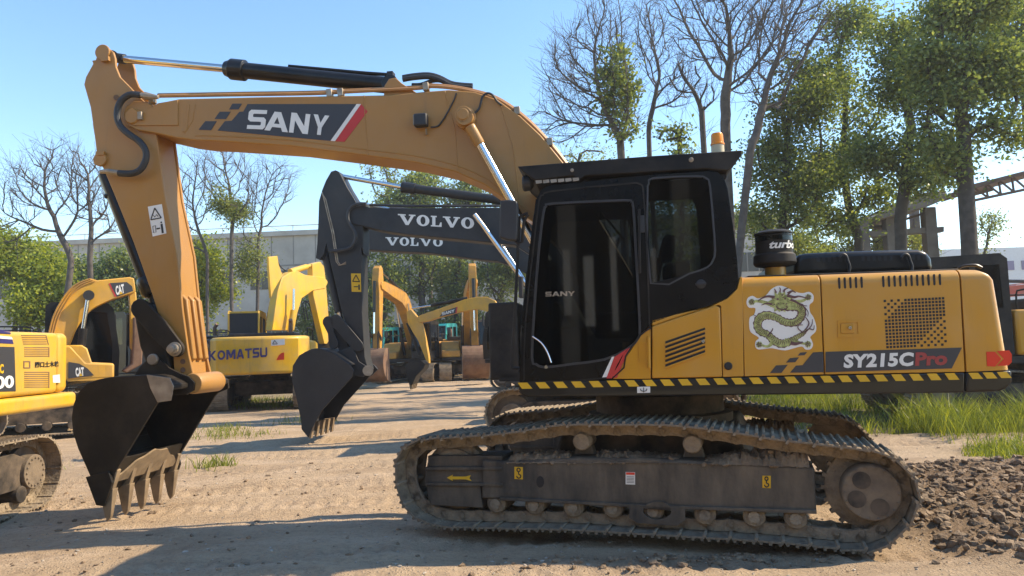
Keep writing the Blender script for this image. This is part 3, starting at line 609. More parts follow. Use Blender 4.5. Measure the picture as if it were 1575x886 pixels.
g.prism(FU, FU.poly([(1112, 400), (1136, 400), (1136, 440), (1112, 450)], VS), VS+.05, VC1-.05); g.build('cab_shell', 'cabblack', cab)
g = MB(); fr_u = FU.poly([(803, 500), (820, 335), (826, 304), (823, 304), (800, 500)], VS); g.prism(FU, fr_u, VS+.06, VC1-.06); g.build('windscreen', 'glass', cab, ang=0)
g = MB(); g.prism(FU, FU.poly(door_win, VS+.03), VS+.03, VS+.034); g.build('door_pane', 'glassdark', cab, ang=0)
g = MB(); g.prism(FU, FU.poly(rear_win, VS+.02), VS+.02, VS+.024); g.build('rear_pane', 'glassdark', cab, ang=0)
def strip(mb, pts, w_, v0, v1, closed=False):
    pts = [np.array(FU.px(x, y, VS)) for x, y in pts]; n = len(pts); out = []
    for i in range(n):
        a = pts[i-1] if (closed or i) else pts[i]; b = pts[(i+1) % n] if (closed or i < n-1) else pts[i]; d = b-a; d = d/np.hypot(*d); out.append((pts[i]+np.array((-d[1], d[0]))*w_/2, pts[i]-np.array((-d[1], d[0]))*w_/2))
    for i in range(n if closed else n-1):
        j = (i+1) % n; mb.prism(FU, [tuple(out[i][0]), tuple(out[j][0]), tuple(out[j][1]), tuple(out[i][1])], v0, v1)
g = MB(); strip(g, cr(door_win, 2, True), .018, VS-.006, VS+.03, True); g.build('door_seal', 'rubber', cab)
g = MB(); strip(g, cr(rear_win, 2, True), .014, VS-.004, VS+.02, True); g.build('window_seal', 'grey', cab)
g = MB(); door_out = [(814, 588), (806, 583), (808, 500), (820, 385), (829, 310), (836, 300), (850, 294), (960, 283), (984, 283), (990, 300), (996, 400), (999, 497), (1000, 505), (984, 516), (962, 548), (944, 580)]
strip(g, cr(door_out, 2, True), .012, VS-.010, VS, True); g.build('door_edge', 'matblack', cab)
card(cab, 'door_lower_sheet', [(812, 583), (815, 566), (838, 567), (880, 562), (930, 556), (968, 540), (943, 582)], 'cabblack', FU, VS-.001, .006)
g = MB(); g.bar(FU.P(984, 420, VS-.012), FU.P(983, 322, VS-.012), .02, .05, FU.v); g.build('door_post', 'matblack', cab, bev=.005)
g = MB(); g.box(FU, *[sorted((FU.px(981, 340, VS)[0], FU.px(991, 340, VS)[0]))[i] for i in (0, 1)], VS-.02, VS, FU.px(985, 358, VS)[1], FU.px(985, 332, VS)[1]); g.build('door_latch', 'rubber', cab, bev=.005)
g = MB(); g.lathe(FU.P(1078, 437, VS)+FU.v*.002, -FU.v, [(.035, 0), (.04, .012), (.03, .02)], 20); g.bar(FU.P(1070, 437, VS-.02), FU.P(1086, 436, VS-.02), .02, .03, FU.v); g.build('door_handle', 'rubber', cab, bev=.004)
g = MB(); g.tube([FU.P(*p, VS-.02) for p in cr(zc([(82, 670), (110, 690), (130, 720), (143, 755)]), 3)], .006, 6); g.lathe(FU.P(*zc([(127, 769)])[0], VS), -FU.v, [(.014, 0), (.014, .02)], 12); g.build('door_stay', 'chrome', cab)
g = MB(); g.tube([FU.P(857, 380, VS-.02+.1), FU.P(888, 426, VS+.08)], .008, 6); g.tube([FU.P(925, 326, VS+.1), FU.P(960, 370, VS+.1)], .008, 6); g.build('wiper_arm', 'chrome', cab)
glyphs(cab, 'lettering', 'SANY', FU, VS+.027, (839, 456), (884, 455), (839, 449), 'steel', [.9, 1.1, 1.05, 1], .1)
# interior: seat, consoles, levers
g = MB(); g.box(FU, FU.px(915, 500, VS+.4)[0], FU.px(985, 500, VS+.4)[0], VS+.28, VS+.72, FU.px(950, 520, VS+.4)[1], FU.px(950, 480, VS+.4)[1])
g.prism(FU, FU.poly([(975, 500), (1000, 500), (1020, 400), (1000, 395), (985, 430)], VS+.4), VS+.3, VS+.7); g.prism(FU, FU.poly([(1012, 402), (1022, 360), (1040, 362), (1035, 402)], VS+.4), VS+.38, VS+.6); st = g.build('seat', 'seat', cab, bev=.03)
g = MB(); g.prism(FU, FU.poly([(1022, 428), (1022, 405), (1062, 400), (1062, 425)], VS+.3), VS+.3, VS+.6); g.build('cushion', 'ochre', cab, bev=.03)
g = MB(); g.box(FU, FU.px(850, 540, VS+.3)[0], FU.px(905, 540, VS+.3)[0], VS+.12, VS+.3, 1.2, 1.75); g.tube([FU.P(870, 480, VS+.2), FU.P(862, 440, VS+.2)], .02, 8); g.tube([FU.P(845, 570, VS+.5), FU.P(850, 400, VS+.8)], .02, 6); g.build('console', 'seat', cab, bev=.01)
g = MB(); g.box(FU, FU.px(846, 400, VS+.8)[0], FU.px(862, 400, VS+.8)[0], VS+.7, VS+.9, 2.0, 2.35); g.build('monitor', 'grey', cab, bev=.01)
# front of the cab lower skin, guard plate, lamps, beacon
rg = pprism('roof_guard', 'matblack', EX, FU, [(796, 256), (1000, 240), (1141, 231), (1141, 238), (1128, 256), (1120, 262), (1085, 259), (900, 270), (892, 276), (880, 270), (822, 277), (806, 265)], VS-.03, VC1+.12, .006)
g = MB(); g.box(FU, FU.px(890, 275, VS)[0], FU.px(1120, 262, VS)[0], VS+.1, VC1, FU.px(900, 282, VS)[1], FU.px(900, 268, VS)[1]); g.build('guard_mount', 'matblack', rg)
g = MB()
for k in range(6):
    a = zc([(92+k*24, 164-k*1.6), (112+k*24, 162-k*1.6), (114+k*24, 172-k*1.6), (94+k*24, 175-k*1.6)]); g.prism(FU, FU.poly(a, VS-.031), VS-.034, VS-.031)
g.build('guard_slot', 'steel', rg, ang=0)
g = MB(); g.lathe(FU.P(812, 282, VS+.1), -FU.u, [(.03, -.05), (.065, -.02), (.07, .03), (.06, .045)], 20); g.build('roof_lamp', 'rubber', rg)
g = MB(); g.lathe(FU.P(1063, 246, VS-.03), -FU.v, [(.02, 0), (.02, .01), (.01, .015)], 12); g.lathe(FU.P(880, 262, VS-.03), -FU.v, [(.015, 0), (.015, .01), (.01, .012)], 12); g.build('bolt', 'steel', rg)
bc = FU.P(1104, 233, VS+.25); k_ = FU.P(1104, 205, VS+.25).z-bc.z
g = MB(); g.lathe(bc-Vector((0, 0, .03)), (0, 0, 1), [(.055, 0), (.055, .03+k_*.33), (.05, .03+k_*.35)], 24); bb = g.build('beacon', 'cream', EX)
g = MB(); g.lathe(bc, (0, 0, 1), [(.06, k_*.34), (.06, k_*.42), (.054, k_*.45), (.05, k_*.9), (.044, k_*.98), (.02, k_*1.02)], 24); g.build('beacon_lens', 'beacon', bb)
g = MB(); g.prism(FU, FU.poly(cr([(772, 309), (793, 309), (797, 318), (796, 362), (792, 371), (771, 367), (769, 360), (770, 316)], 2, True), VS-.1), VS-.13, VS-.05); mr_ = g.build('mirror', 'rubber', EX, bev=.02)
g = MB(); g.tube([FU.P(*p, VS-.08) for p in [(793, 371), (797, 374), (803, 372), (806, 340), (812, 330)]], .013, 8); g.tube([FU.P(*p, VS-.06) for p in cr([(812, 328), (800, 334), (798, 350), (795, 420), (791, 500), (787, 560), (792, 566), (800, 566)], 3)], .014, 8); g.build('handrail', 'matblack', EX)
# --- boom
VB = .24
bt = [(246, 158), (275, 152), (400, 149), (540, 147), (600, 146), (650, 141), (690, 138), (730, 141), (765, 153), (800, 178), (832, 208), (868, 252), (905, 310), (960, 400), (1000, 470), (1010, 505), (990, 528), (955, 525)]
bb_ = [(925, 500), (890, 440), (862, 385), (830, 350), (800, 326), (775, 305), (745, 284), (700, 264), (640, 250), (560, 239), (450, 225), (330, 217), (300, 216), (270, 212), (240, 205), (210, 200), (195, 192), (188, 178), (192, 164), (205, 155), (225, 156), (238, 165)]
boom = pprism('boom', 'orange2', EX, FU, bt+bb_, -VB, VB, .012)
g = MB()   # raised plates at the boom nose and the ridge
g.prism(FU, FU.poly(z1([(720, 470), (810, 455), (810, 570), (610, 572), (600, 560), (640, 540), (655, 500), (690, 490)]), -VB), -VB-.012, -VB); g.prism(FU, FU.poly(z1([(853, 475), (862, 475), (850, 590), (838, 600), (828, 600), (828, 590), (845, 570)]), -VB), -VB-.006, -VB)
g.build('nose_plate', 'orange2', boom, bev=.005)
g = MB(); g.lathe(FU.P(*z1([(605, 530)])[0], -VB), -FU.v, [(.085, 0), (.085, .02), (.075, .03)], 28); g.build('boom_pin', 'orange2', boom)
g = MB(); g.bar(FU.P(*z1([(637, 508)])[0], -VB-.03), FU.P(*z1([(637, 545)])[0], -VB-.03), .05, .04, FU.v); g.build('pin_lock', 'steel', boom, bev=.008)
vb = -VB-.001
dec = z2([(740, 475), (775, 430), (808, 428), (845, 385), (865, 383), (885, 347), (1412, 347), (1285, 525)])
card(boom, 'name_band', dec, 'grey', FU, vb); card(boom, 'white_stripe', z2([(1413, 347), (1434, 347), (1308, 527), (1287, 525)]), 'white', FU, vb); card(boom, 'red_stripe', z2([(1435, 347), (1466, 383), (1354, 530), (1310, 527)]), 'redvinyl', FU, vb)
for q in ([(812, 345), (858, 345), (840, 373), (795, 373)], [(750, 384), (803, 384), (780, 420), (725, 419)], [(680, 430), (736, 430), (708, 474), (648, 471)]): card(boom, 'band_square', z2(q), 'grey', FU, vb)
for ch, q in zip('SANY', ([(881, 467), (968, 470), (893, 374)], [(968, 473), (1078, 484), (975, 380)], [(1085, 484), (1176, 493), (1098, 388)], [(1192, 492), (1268, 500), (1205, 396)])):
    if ch == 'A': q = [(966, 473), (1080, 484), (975, 380)]
    glyphs(boom, 'lettering', ch, FU, vb-.004, *z2(q), 'white')
g = MB()
for pts in ([(560, 147), (562, 190), (566, 239)], [(684, 140), (700, 200), (704, 262)], [(300, 160), (296, 186), (284, 205)], [(770, 160), (790, 230), (800, 320)]): g.tube([FU.P(*p, -VB) for p in pts], .006, 6)
g.tube([FU.P(x, y-5, -VB) for x, y in cr([(300, 214), (330, 214), (450, 221), (560, 235), (640, 245), (700, 259), (745, 278), (775, 299), (800, 320), (830, 344)], 3)], .006, 6)
g.build('weld_seam', 'orange2', boom)
# pins, lamp on the boom
pb = FU.P(716, 182, -VB-.02)
g = MB(); g.lathe(pb, -FU.v, [(.11, -.05), (.11, .02), (.085, .025), (.085, .14), (.06, .14), (.055, .15)], 28); g.build('cylinder_pin', 'orange2', boom, bev=.004)
g = MB(); g.box(FU, FU.px(640, 180, -VB)[0], FU.px(660, 180, -VB)[0], -VB-.12, -VB-.02, FU.px(650, 198, -VB)[1], FU.px(650, 179, -VB)[1]); wl = g.build('work_lamp', 'rubber', boom, bev=.015)
g = MB(); g.box(FU, FU.px(642, 180, -VB)[0]-.02, FU.px(642, 180, -VB)[0]+.0, -VB-.11, -VB-.03, FU.px(650, 196, -VB)[1], FU.px(650, 181, -VB)[1]); g.tube([FU.P(655, 198, -VB-.06), FU.P(656, 206, -VB-.03), FU.P(656, 206, -VB)], .012, 6); g.build('lamp_lens', 'steel', wl)
g = MB(); g.tube([FU.P(*p, -VB-.015) for p in cr(z3([(292, 410), (330, 405), (358, 372), (375, 345), (400, 300), (420, 260), (432, 225)]), 3)], .008, 6); g.tube([FU.P(*p, -VB-.03) for p in cr(z3([(530, 335), (555, 310), (565, 280), (575, 245), (600, 225), (630, 235), (655, 270), (680, 290)]), 3)], .012, 6); g.build('lamp_cable', 'rubber', boom)
# pipes along the top
g = MB()
for dv, dy in ((-.2, 0), (-.12, -2), (.12, -2), (.2, -2)):
    g.tube([FU.P(x, y+dy, dv) for x, y in cr([(243, 148), (350, 146), (480, 144), (540, 141), (640, 136), (665, 133), (700, 136), (735, 143), (765, 153), (800, 176), (832, 206), (869, 250), (905, 308)], 4)], .018, 6)
g.build('hydraulic_pipe', 'pipe', boom)
g = MB()
for x, y in ((234, 152), (507, 143), (524, 142), (655, 133), (795, 170), (845, 218)): g.bar(FU.P(x, y-5, -.2), FU.P(x+1, y+7, -.2), .06, .07, FU.v); g.build('pipe_clamp', 'steel', boom, bev=.006); g = MB()
g = MB()
for dv, dy in ((-.08, 0), (.05, -3)): g.tube([FU.P(x, y+dy, dv) for x, y in cr(z3([(140, 150), (200, 140), (280, 135), (340, 150), (400, 180), (450, 190), (520, 195)]), 3)], .028, 8)
g.tube([FU.P(x, y, -.05) for x, y in cr(z3([(190, 180), (240, 178), (300, 158), (350, 158), (410, 185)]), 3)], .022, 8); g.build('hydraulic_hose', 'rubber', boom)
g = MB()
for dv in (-.17, .13): g.prism(FU, FU.poly([(590, 147), (591, 132), (598, 121), (608, 119), (618, 128), (640, 142), (650, 146)], -.17), dv, dv+.04)
g.build('cylinder_lug', 'orange2', boom, bev=.008)
# arm cylinder
g = MB(); a, b = FU.P(352, 106, 0), FU.P(603, 132, 0); g.tube([a, b], .088, 24); d = (b-a).normalized(); g.tube([a-d*.04, a+d*.02, a+d*.03, a+d*.19, a+d*.2], [.08, .1, .115, .115, .09], 24)
g.tube([a+Vector((0, 0, .10))+d*.7, b+Vector((0, 0, .11))-d*.3, b+Vector((0, 0, .12))], .02, 8); g.cyl(b-FU.v*.1, b+FU.v*.1, .09, 20); acy = g.build('arm_cylinder', 'black', EX, bev=.004)
g = MB(); g.cyl(FU.P(190, 91, 0), a, .043, 20); g.build('cylinder_rod', 'chrome', acy)
g = MB(); g.cyl(FU.P(172, 87, -.1), FU.P(172, 87, .1), .07, 20); g.cyl(FU.P(172, 88, 0), FU.P(192, 91, 0), .055, 16); g.box(FU, FU.px(597, 118, 0)[0], FU.px(606, 118, 0)[0], -.05, .05, FU.px(600, 122, 0)[1], FU.px(600, 112, 0)[1]); g.build('rod_eye', 'rubber', acy)
# boom cylinders (near and far)
for v in (-VB-.1, VB+.1):
    a = FU.P(716, 182, v); b = FU.P(902, 520, v); d = (b-a).normalized(); g = MB(); g.tube([a+d*.10, a+d*.30, a+d*.32], [.055, .055, .045], 16); g.cyl(a-FU.v*.06, a+FU.v*.06, .085, 20); e = g.build('boom_cylinder', 'orange2', EX)
    g = MB(); g.cyl(a+d*.3, a+d*1.62, .043, 20); g.build('cylinder_rod', 'chrome', e)
    g = MB(); g.cyl(a+d*1.6, b, .08, 20); g.build('cylinder_barrel', 'black', e)
# --- stick
VT = .19
so = [(158, 71), (167, 74), (174, 80), (177, 90), (178, 103), (184, 118), (200, 134), (211, 146), (222, 156), (235, 178), (240, 203), (253, 301), (272, 390), (281, 480), (290, 545), (298, 580), (297, 598), (286, 606), (276, 600), (268, 575), (266, 543), (249, 502), (234, 453), (205, 372), (176, 300), (160, 262), (149, 240), (146, 215), (139, 165), (129, 130), (132, 118), (143, 98), (141, 93), (147, 92), (151, 78)]
g = MB(); sp_ = FU.poly(so, -VT); g.prism(FU, sp_, -VT, -VT+.035); g.prism(FU, sp_, VT-.035, VT)
inn = FU.poly([(146, 130), (176, 124), (196, 143), (206, 152), (221, 166), (234, 180), (238, 203), (251, 301), (270, 390), (279, 480), (288, 545), (291, 575), (272, 580), (268, 543), (251, 502), (236, 453), (207, 372), (178, 300), (163, 262), (152, 240), (149, 215), (142, 165)], -VT)
g.prism(FU, inn, -VT+.034, VT-.034); stick = g.build('stick', 'orange2', EX, bev=.008)
g = MB()
for dv in (-.12, 0, .12):
    a = FU.P(276.5, 450, dv); pts = [FU.px(x, y, -VT) for x, y in ((277.5, 450), (279.5, 458), (290.5, 552), (288.5, 560))]
    g.prism(FU, [(pts[0][0]-.03, pts[0][1]), (pts[1][0]+.035, pts[1][1]-.02), (pts[2][0]+.035, pts[2][1]), (pts[3][0]-.04, pts[3][1])], dv-.035, dv+.035)
g.build('wear_rib', 'orange2', stick, bev=.012)
g = MB(); g.lathe(FU.P(296, 590, -VT-.06), FU.v, [(.10, 0), (.11, .02), (.11, 2*VT+.1), (.10, 2*VT+.12)], 28); g.build('bucket_pin_boss', 'orange2', stick, bev=.004)
g = MB(); g.lathe(FU.P(159, 81, -VT), -FU.v, [(.085, 0), (.085, .02), (.08, .025)], 24); g.bar(FU.P(156, 92, -VT-.03), FU.P(168, 90, -VT-.03), .05, .035, FU.v); g.build('stick_pin', 'orange2', stick)
g = MB(); g.lathe(FU.P(156, 246, -VT), -FU.v, [(.075, 0), (.075, .03), (.07, .035)], 24); g.bar(FU.P(149, 236, -VT-.03), FU.P(161, 236, -VT-.03), .04, .035, FU.v); g.build('pin_cap', 'orange2', stick)
g = MB(); g.cyl(FU.P(179, 150, -VT), FU.P(179, 150, -VT-.02), .03, 12); g.build('grease_port', 'rust', stick)
for y in (556, 569): g = MB(); g.lathe(FU.P(281.5, y, -VT), -FU.v, [(.028, 0), (.028, .006), (.02, .007)], 14); g.build('port_plug', 'rust', stick)
g = MB()
hose = cr(z1([(640, 432), (590, 430), (548, 462), (532, 520), (545, 570), (580, 605), (630, 640), (660, 680), (663, 722), (640, 768), (600, 788), (540, 787)]), 4); g.tube([FU.P(x, y, -VB-.05) for x, y in hose], .035, 10); g.build('hydraulic_hose', 'rubber', stick)
g = MB(); g.tube([FU.P(x, y, -VB-.05) for x, y in z1([(640, 432), (680, 437)])], .028, 10); g.tube([FU.P(x, y, -VB-.05) for x, y in z1([(545, 787), (490, 778), (455, 780)])], [.03, .028, .02], 10); g.tube([FU.P(x, y, -VB-.05) for x, y in z1([(660, 435), (720, 442)])], [.045, .02], 8); g.build('hose_fitting', 'steel', stick, bev=.004)
st_ = card(stick, 'warning_sticker', [(227.5, 318), (249, 314), (256, 359), (235, 364)], 'white', FU, -VT-.001)
g = MB(); vw = -VT-.006
def tri(mb, fr, p, v, r):
    for i in range(3): mb.tube([fr.P(*p[i], v), fr.P(*p[(i+1) % 3], v)], r, 5)
tri(g, FU, [(238, 320), (248, 335), (232, 338)], vw, .006); g.tube([FU.P(*p, vw) for p in ((236, 331), (238, 334), (241, 330), (243, 333))], .004, 4)
g.tube([FU.P(*p, vw) for p in ((235, 348), (239, 347), (240, 357), (236, 358), (235, 348))], .0035, 4); g.tube([FU.P(241, 352, vw), FU.P(246, 351, vw)], .008, 4)
g.prism(FU, FU.poly([(247, 345), (250, 344), (252, 358), (249, 359)], vw), vw-.002, vw); g.cyl(FU.P(248, 342, vw), FU.P(248, 342, vw-.003), .009, 10); g.build('warning_symbol', 'ink', stick, ang=0)
# bucket cylinder
g = MB(); a, b = FU.P(163, 268, 0), FU.P(226, 430, 0); g.tube([a, b], .082, 20); d = (b-a).normalized(); g.tube([b-d*.02, b+d*.02, b+d*.16, b+d*.2], [.1, .115, .11, .08], 20); g.tube([FU.P(170, 300, -.05), FU.P(162, 302, -.05)], .03, 8); bc_ = g.build('bucket_cylinder', 'black', EX, bev=.004)
g = MB(); g.cyl(b+d*.15, FU.P(240, 482, 0), .05, 16); g.build('cylinder_rod', 'black', bc_)
# linkage
def link(mb, a, b, ra, rb, v0, v1, fr=FU, mid=None):
    pa, pb2 = np.array(fr.px(*a, v0)), np.array(fr.px(*b, v0)); d = pb2-pa; d = d/np.hypot(*d); n_ = np.array((-d[1], d[0])); pts = []; an = math.atan2(d[1], d[0])
    for k in range(7): q = an+math.pi/2+math.pi*k/6; pts.append(tuple(pa+ra*np.array((math.cos(q), math.sin(q)))))
    if mid: pts.append(tuple((pa+pb2)/2-n_*mid))
    for k in range(7): q = an-math.pi/2+math.pi*k/6; pts.append(tuple(pb2+rb*np.array((math.cos(q), math.sin(q)))))
    if mid: pts.append(tuple((pa+pb2)/2+n_*mid))
    mb.prism(fr, pts, v0, v1)
for v in (-.27, .225): g = MB(); link(g, (214, 474), (270, 537), .1, .085, v, v+.045, mid=.11) if v < 0 else g.prism(FU, lk_, v, v+.045); lk_ = [((Vector(p)-FU.o).dot(FU.u), p[2]) for p in g.v[:len(g.v)//2]]; g.build('tipping_link', 'bucket', EX, bev=.008)
g = MB(); link(g, (222, 482), (246, 570), .12, .12, -.18, .18, mid=.15); g.build('bucket_link', 'bucket', EX, bev=.02)
g = MB(); g.lathe(FU.P(273, 537, -.225), -FU.v, [(.07, 0), (.075, .06), (.055, .065), (.055, .11), (.04, .115), (.04, .14), (.02, .145)], 24); g.build('link_pin', 'steel', EX)
# --- bucket
BW = .58
prof = [(157, 757), (139, 733), (120, 690), (112, 665), (110, 642), (113, 622), (120, 604), (134, 590), (150, 584), (170, 580), (226, 577), (246, 583), (263, 592), (262, 600)]
sideo = [(163, 752), (139, 733), (120, 690), (112, 665), (110, 642), (113, 622), (120, 604), (134, 590), (150, 584), (170, 580), (226, 577), (246, 583), (263, 592), (264, 608), (245, 616), (240, 622), (176, 728), (172, 748)]
g = MB(); sp2 = FU.poly(sideo, -BW); g.prism(FU, sp2, -BW, -BW+.03); g.prism(FU, sp2, BW-.03, BW)
pp = [np.array(p) for p in cr(FU.poly(prof, -BW), 2)]; cen = sum(pp)/len(pp)
inner = []
for i, p in enumerate(pp):
    d = pp[min(len(pp)-1, i+1)]-pp[max(0, i-1)]; d = d/np.hypot(*d); n_ = np.array((d[1], -d[0])); n_ = n_ if n_.dot(cen-p) > 0 else -n_; inner.append(p+n_*.03)
for i in range(len(pp)-1): g.prism(FU, [tuple(pp[i]), tuple(pp[i+1]), tuple(inner[i+1]), tuple(inner[i])], -BW+.03, BW-.03)
bk = g.build('bucket', 'bucket', EX, bev=.004)
g = MB(); g.prism(FU, FU.poly([(226, 576), (262, 581), (268, 594), (264, 616), (243, 619), (232, 597)], -BW), -BW-.012, -BW); g.build('corner_wear_plate', 'steel', bk, bev=.004)
for s in (-1, 1):
    g = MB(); g.prism(FU, FU.poly([(135, 733), (170, 724), (176, 742), (163, 778), (151, 776)], -BW), s*BW-(.035 if s < 0 else 0), s*BW+(.035 if s > 0 else 0)); g.build('side_cutter', 'bucket', bk, bev=.006)
# lip plate; added sand coloured arch stands in for the lit, dusty bucket floor
lip = FU.poly([(155, 762), (170, 742), (185, 705), (180, 704), (160, 735), (148, 752)], -BW)
g = MB(); g.prism(FU, lip, -BW+.03, BW-.03); g.build('lip_plate', 'bucket', bk, bev=.006)
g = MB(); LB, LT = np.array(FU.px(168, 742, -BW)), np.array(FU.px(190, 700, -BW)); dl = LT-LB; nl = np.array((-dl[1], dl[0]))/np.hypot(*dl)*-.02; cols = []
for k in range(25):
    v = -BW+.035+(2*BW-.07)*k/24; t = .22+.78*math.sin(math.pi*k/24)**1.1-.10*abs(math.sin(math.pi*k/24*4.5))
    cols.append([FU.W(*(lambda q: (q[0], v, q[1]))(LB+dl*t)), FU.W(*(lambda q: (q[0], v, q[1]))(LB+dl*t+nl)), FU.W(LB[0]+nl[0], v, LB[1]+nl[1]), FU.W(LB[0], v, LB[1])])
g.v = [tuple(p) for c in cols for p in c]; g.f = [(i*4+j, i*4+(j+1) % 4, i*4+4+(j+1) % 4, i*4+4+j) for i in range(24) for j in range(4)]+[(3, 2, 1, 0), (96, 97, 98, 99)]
g.build('lit_sand_patch', 'teeth', bk)
for k in range(5):
    v = -.54+.27*k; g = MB()
    P0 = lambda x, y: FU.px(x, y, -BW)
    g.prism(FU, [P0(152, 744), P0(178, 722), P0(180, 724), P0(172, 752), P0(167, 768), P0(156, 768)], v-.03, v+.03)
    tp = [P0(153, 756), P0(174, 752), P0(168, 796), P0(163, 803), P0(159, 795)]; b0 = len(g.v); n_ = 5
    vs = [FU.W(a, v-(.042 if i < 2 else .02), b) for i, (a, b) in enumerate(tp)]+[FU.W(a, v+(.042 if i < 2 else .02), b) for i, (a, b) in enumerate(tp)]
    g.add(vs, [tuple(range(5)), tuple(range(9, 4, -1))]+[(i, i+5, (i+1) % 5+5, (i+1) % 5) for i in range(5)]); g.build('tooth', 'teeth', bk, bev=.005)
ear = [(205, 580), (214, 565), (228, 551), (236, 546), (246, 553), (258, 565), (276, 574), (290, 579), (299, 588), (298, 600), (287, 607), (262, 608), (240, 596)]
for v in (-.27, .235): pprism('bucket_ear', 'bucket', bk, FU, ear, v, v+.035, .004, vt=-.27)
g = MB(); g.lathe(FU.P(236, 553, -.275), -FU.v, [(.06, 0), (.06, .02), (.05, .03)], 20); g.cyl(FU.P(236, 553, -.27), FU.P(236, 553, .27), .05, 16); g.build('ear_pin', 'steel', bk)
# ================================================================== the other machines
def gexc(fr, label, paint, dark='black', group=None, cab_u=(-1.9, -.35), cab_side=-1, arm=None, name='excavator', boxfront=False, house=True, hood=True, cabm=None, cw_m=None, winm='glassdark', chunky=False, tl=4.2, lift=0.):
    rt_ = root(name, fr, label, 'excavator', group); ns = -1
    for s in (-1, 1): bg_track(rt_, fr, s*1.19, L=tl, out=s, chunky=chunky, wlift=lift)
    B = lambda nm, m, *b, bev=.04, par=rt_: MB().box(fr, *b).build(nm, m, par, bev=bev, seg=3)
    B('centre_frame', 'under', -.9, .9, -.9, .9, .4+lift, .8+lift); g = MB(); g.lathe(fr.W(0, 0, .78+lift), (0, 0, 1), [(.65, 0), (.65, .1), (.6, .12), (.6, .28)], 28); g.build('swing_ring', 'under', rt_)
    B('deck', dark, -1.85, 1.6, -1.34, 1.34, 1.02+lift, 1.16+lift, bev=.02)
    if house:
        s = cab_side
        g = MB(); g.box(fr, -.3, 1.68, -1.35, 1.35, 1.165+lift, 1.98+lift); bd = g.build('engine_house', paint, rt_, bev=.06, seg=3)
        g = MB(); g.prism(fr, [(-1.75, 1.165+lift), (-.305, 1.165+lift), (-.305, 1.95+lift), (-.9, 1.93+lift), (-1.2, 1.55+lift), (-1.75, 1.5+lift)], *( (.45, 1.35) if s < 0 else (-1.35, -.45))); g.build('tank', paint, rt_, bev=.05, seg=3)
        pl = [(1.69, -1.35), (2.1, -1.33), (2.5, -1.1), (2.7, -.6), (2.75, 0), (2.7, .6), (2.5, 1.1), (2.1, 1.33), (1.69, 1.35)]; g = MB(); n = len(pl)
        vs = [fr.W(a, b, 1.05+lift) for a, b in pl]+[fr.W(a, b, 2.1+lift) for a, b in pl]; g.add(vs, [tuple(range(n)), tuple(range(2*n-1, n-1, -1))]+[(i, (i+1) % n, (i+1) % n+n, i+n) for i in range(n)]); g.build('counterweight', cw_m or paint, rt_, bev=.09, seg=4)
        if hood: g = MB(); g.box(fr, .5, 1.75, -.95, .95, 1.985+lift, 2.22+lift); g.build('engine_hood', dark, rt_, bev=.07, seg=3)
        g = MB()
        for q in (-1, 1):
            for k in range(5): g.box(fr, .7, 1.4, q*1.353-.004, q*1.353+.004, 1.4+.07*k+lift, 1.43+.07*k+lift)
        g.build('vent_slot', 'ink', bd, ang=0)
    g = MB()
    for q in (-1, 1): g.tube([fr.W(*p) for p in cr([(-.2, q*1.25, 1.95+lift), (-.2, q*1.25, 2.25+lift), (.0, q*1.25, 2.35+lift), (1.3, q*1.25, 2.35+lift), (1.5, q*1.25, 2.25+lift), (1.5, q*1.25, 1.95+lift)], 2)], .018, 6); (g.build('handrail', dark, rt_) if house else None); g = MB()
    if house: MB().tube([fr.W(1.2, .75, 2.1+lift), fr.W(1.2, .75, 2.5+lift), fr.W(1.28, .75, 2.6+lift)], .06, 10).build('exhaust_pipe', 'rust', rt_)
    u0, u1 = cab_u; vs0, vs1 = sorted((cab_side*1.34, cab_side*.38)); z0, z1_ = 1.17+lift, 3.0+lift
    co = [(u0, z0), (u0-.02, z0+.6), (u0+.12, z1_-.15), (u0+.25, z1_-.03), (u1-.12, z1_), (u1, z1_-.1), (u1, z0)]
    win = [(u0+.14, z0+.35), (u0+.13, z0+.75), (u0+.26, z1_-.26), (u0+.9, z1_-.2), (u0+.9, z0+.35)]; win2 = [(u0+1.0, z0+.85), (u0+1.0, z1_-.2), (u1-.14, z1_-.2), (u1-.12, z0+.85)]
    g = MB(); W2 = lambda a, b, t: fr.W(a, t, b)
    for a, b in ((vs0, vs0+.05), (vs1-.05, vs1)): g.holed(W2, co, [win, win2], a, b)
    def bar2(a, b, c, d): g.prism(fr, [a, b, c, d], vs0+.05, vs1-.05)
    bar2((u0+.12, z1_-.15), (u0+.25, z1_-.03), (u0+.3, z1_-.09), (u0+.18, z1_-.19)); g.box(fr, u0+.25, u1-.05, vs0+.05, vs1-.05, z1_-.09, z1_-.03); g.box(fr, u1-.05, u1-.005, vs0+.05, vs1-.05, z0, z0+.8); g.box(fr, u0, u0+.05, vs0+.05, vs1-.05, z0, z0+.35); g.box(fr, u0+.05, u1-.05, vs0+.05, vs1-.05, z0, z0+.06)
    cb = g.build('cab', cabm or dark, rt_, bev=.012)
    g = MB()
    for v in (vs0+.02, vs1-.03): g.prism(fr, win, v, v+.006); g.prism(fr, win2, v, v+.006)
    g.prism(fr, [(u0, z0+.36), (u0-.015, z0+.6), (u0+.12, z1_-.16), (u0+.14, z1_-.16), (u0+.005, z0+.6), (u0+.015, z0+.36)], vs0+.06, vs1-.06); g.box(fr, u1-.03, u1-.02, vs0+.05, vs1-.05, z0+.8, z1_-.1); g.build('window_pane', winm, cb, ang=0)
    g = MB(); g.box(fr, u0+.7, u0+1.15, vs0+.28, vs1-.28, z0+.3, z0+.55); g.box(fr, u0+1.05, u0+1.2, vs0+.28, vs1-.28, z0+.5, z0+1.3); g.build('seat', 'seat', cb, bev=.03)
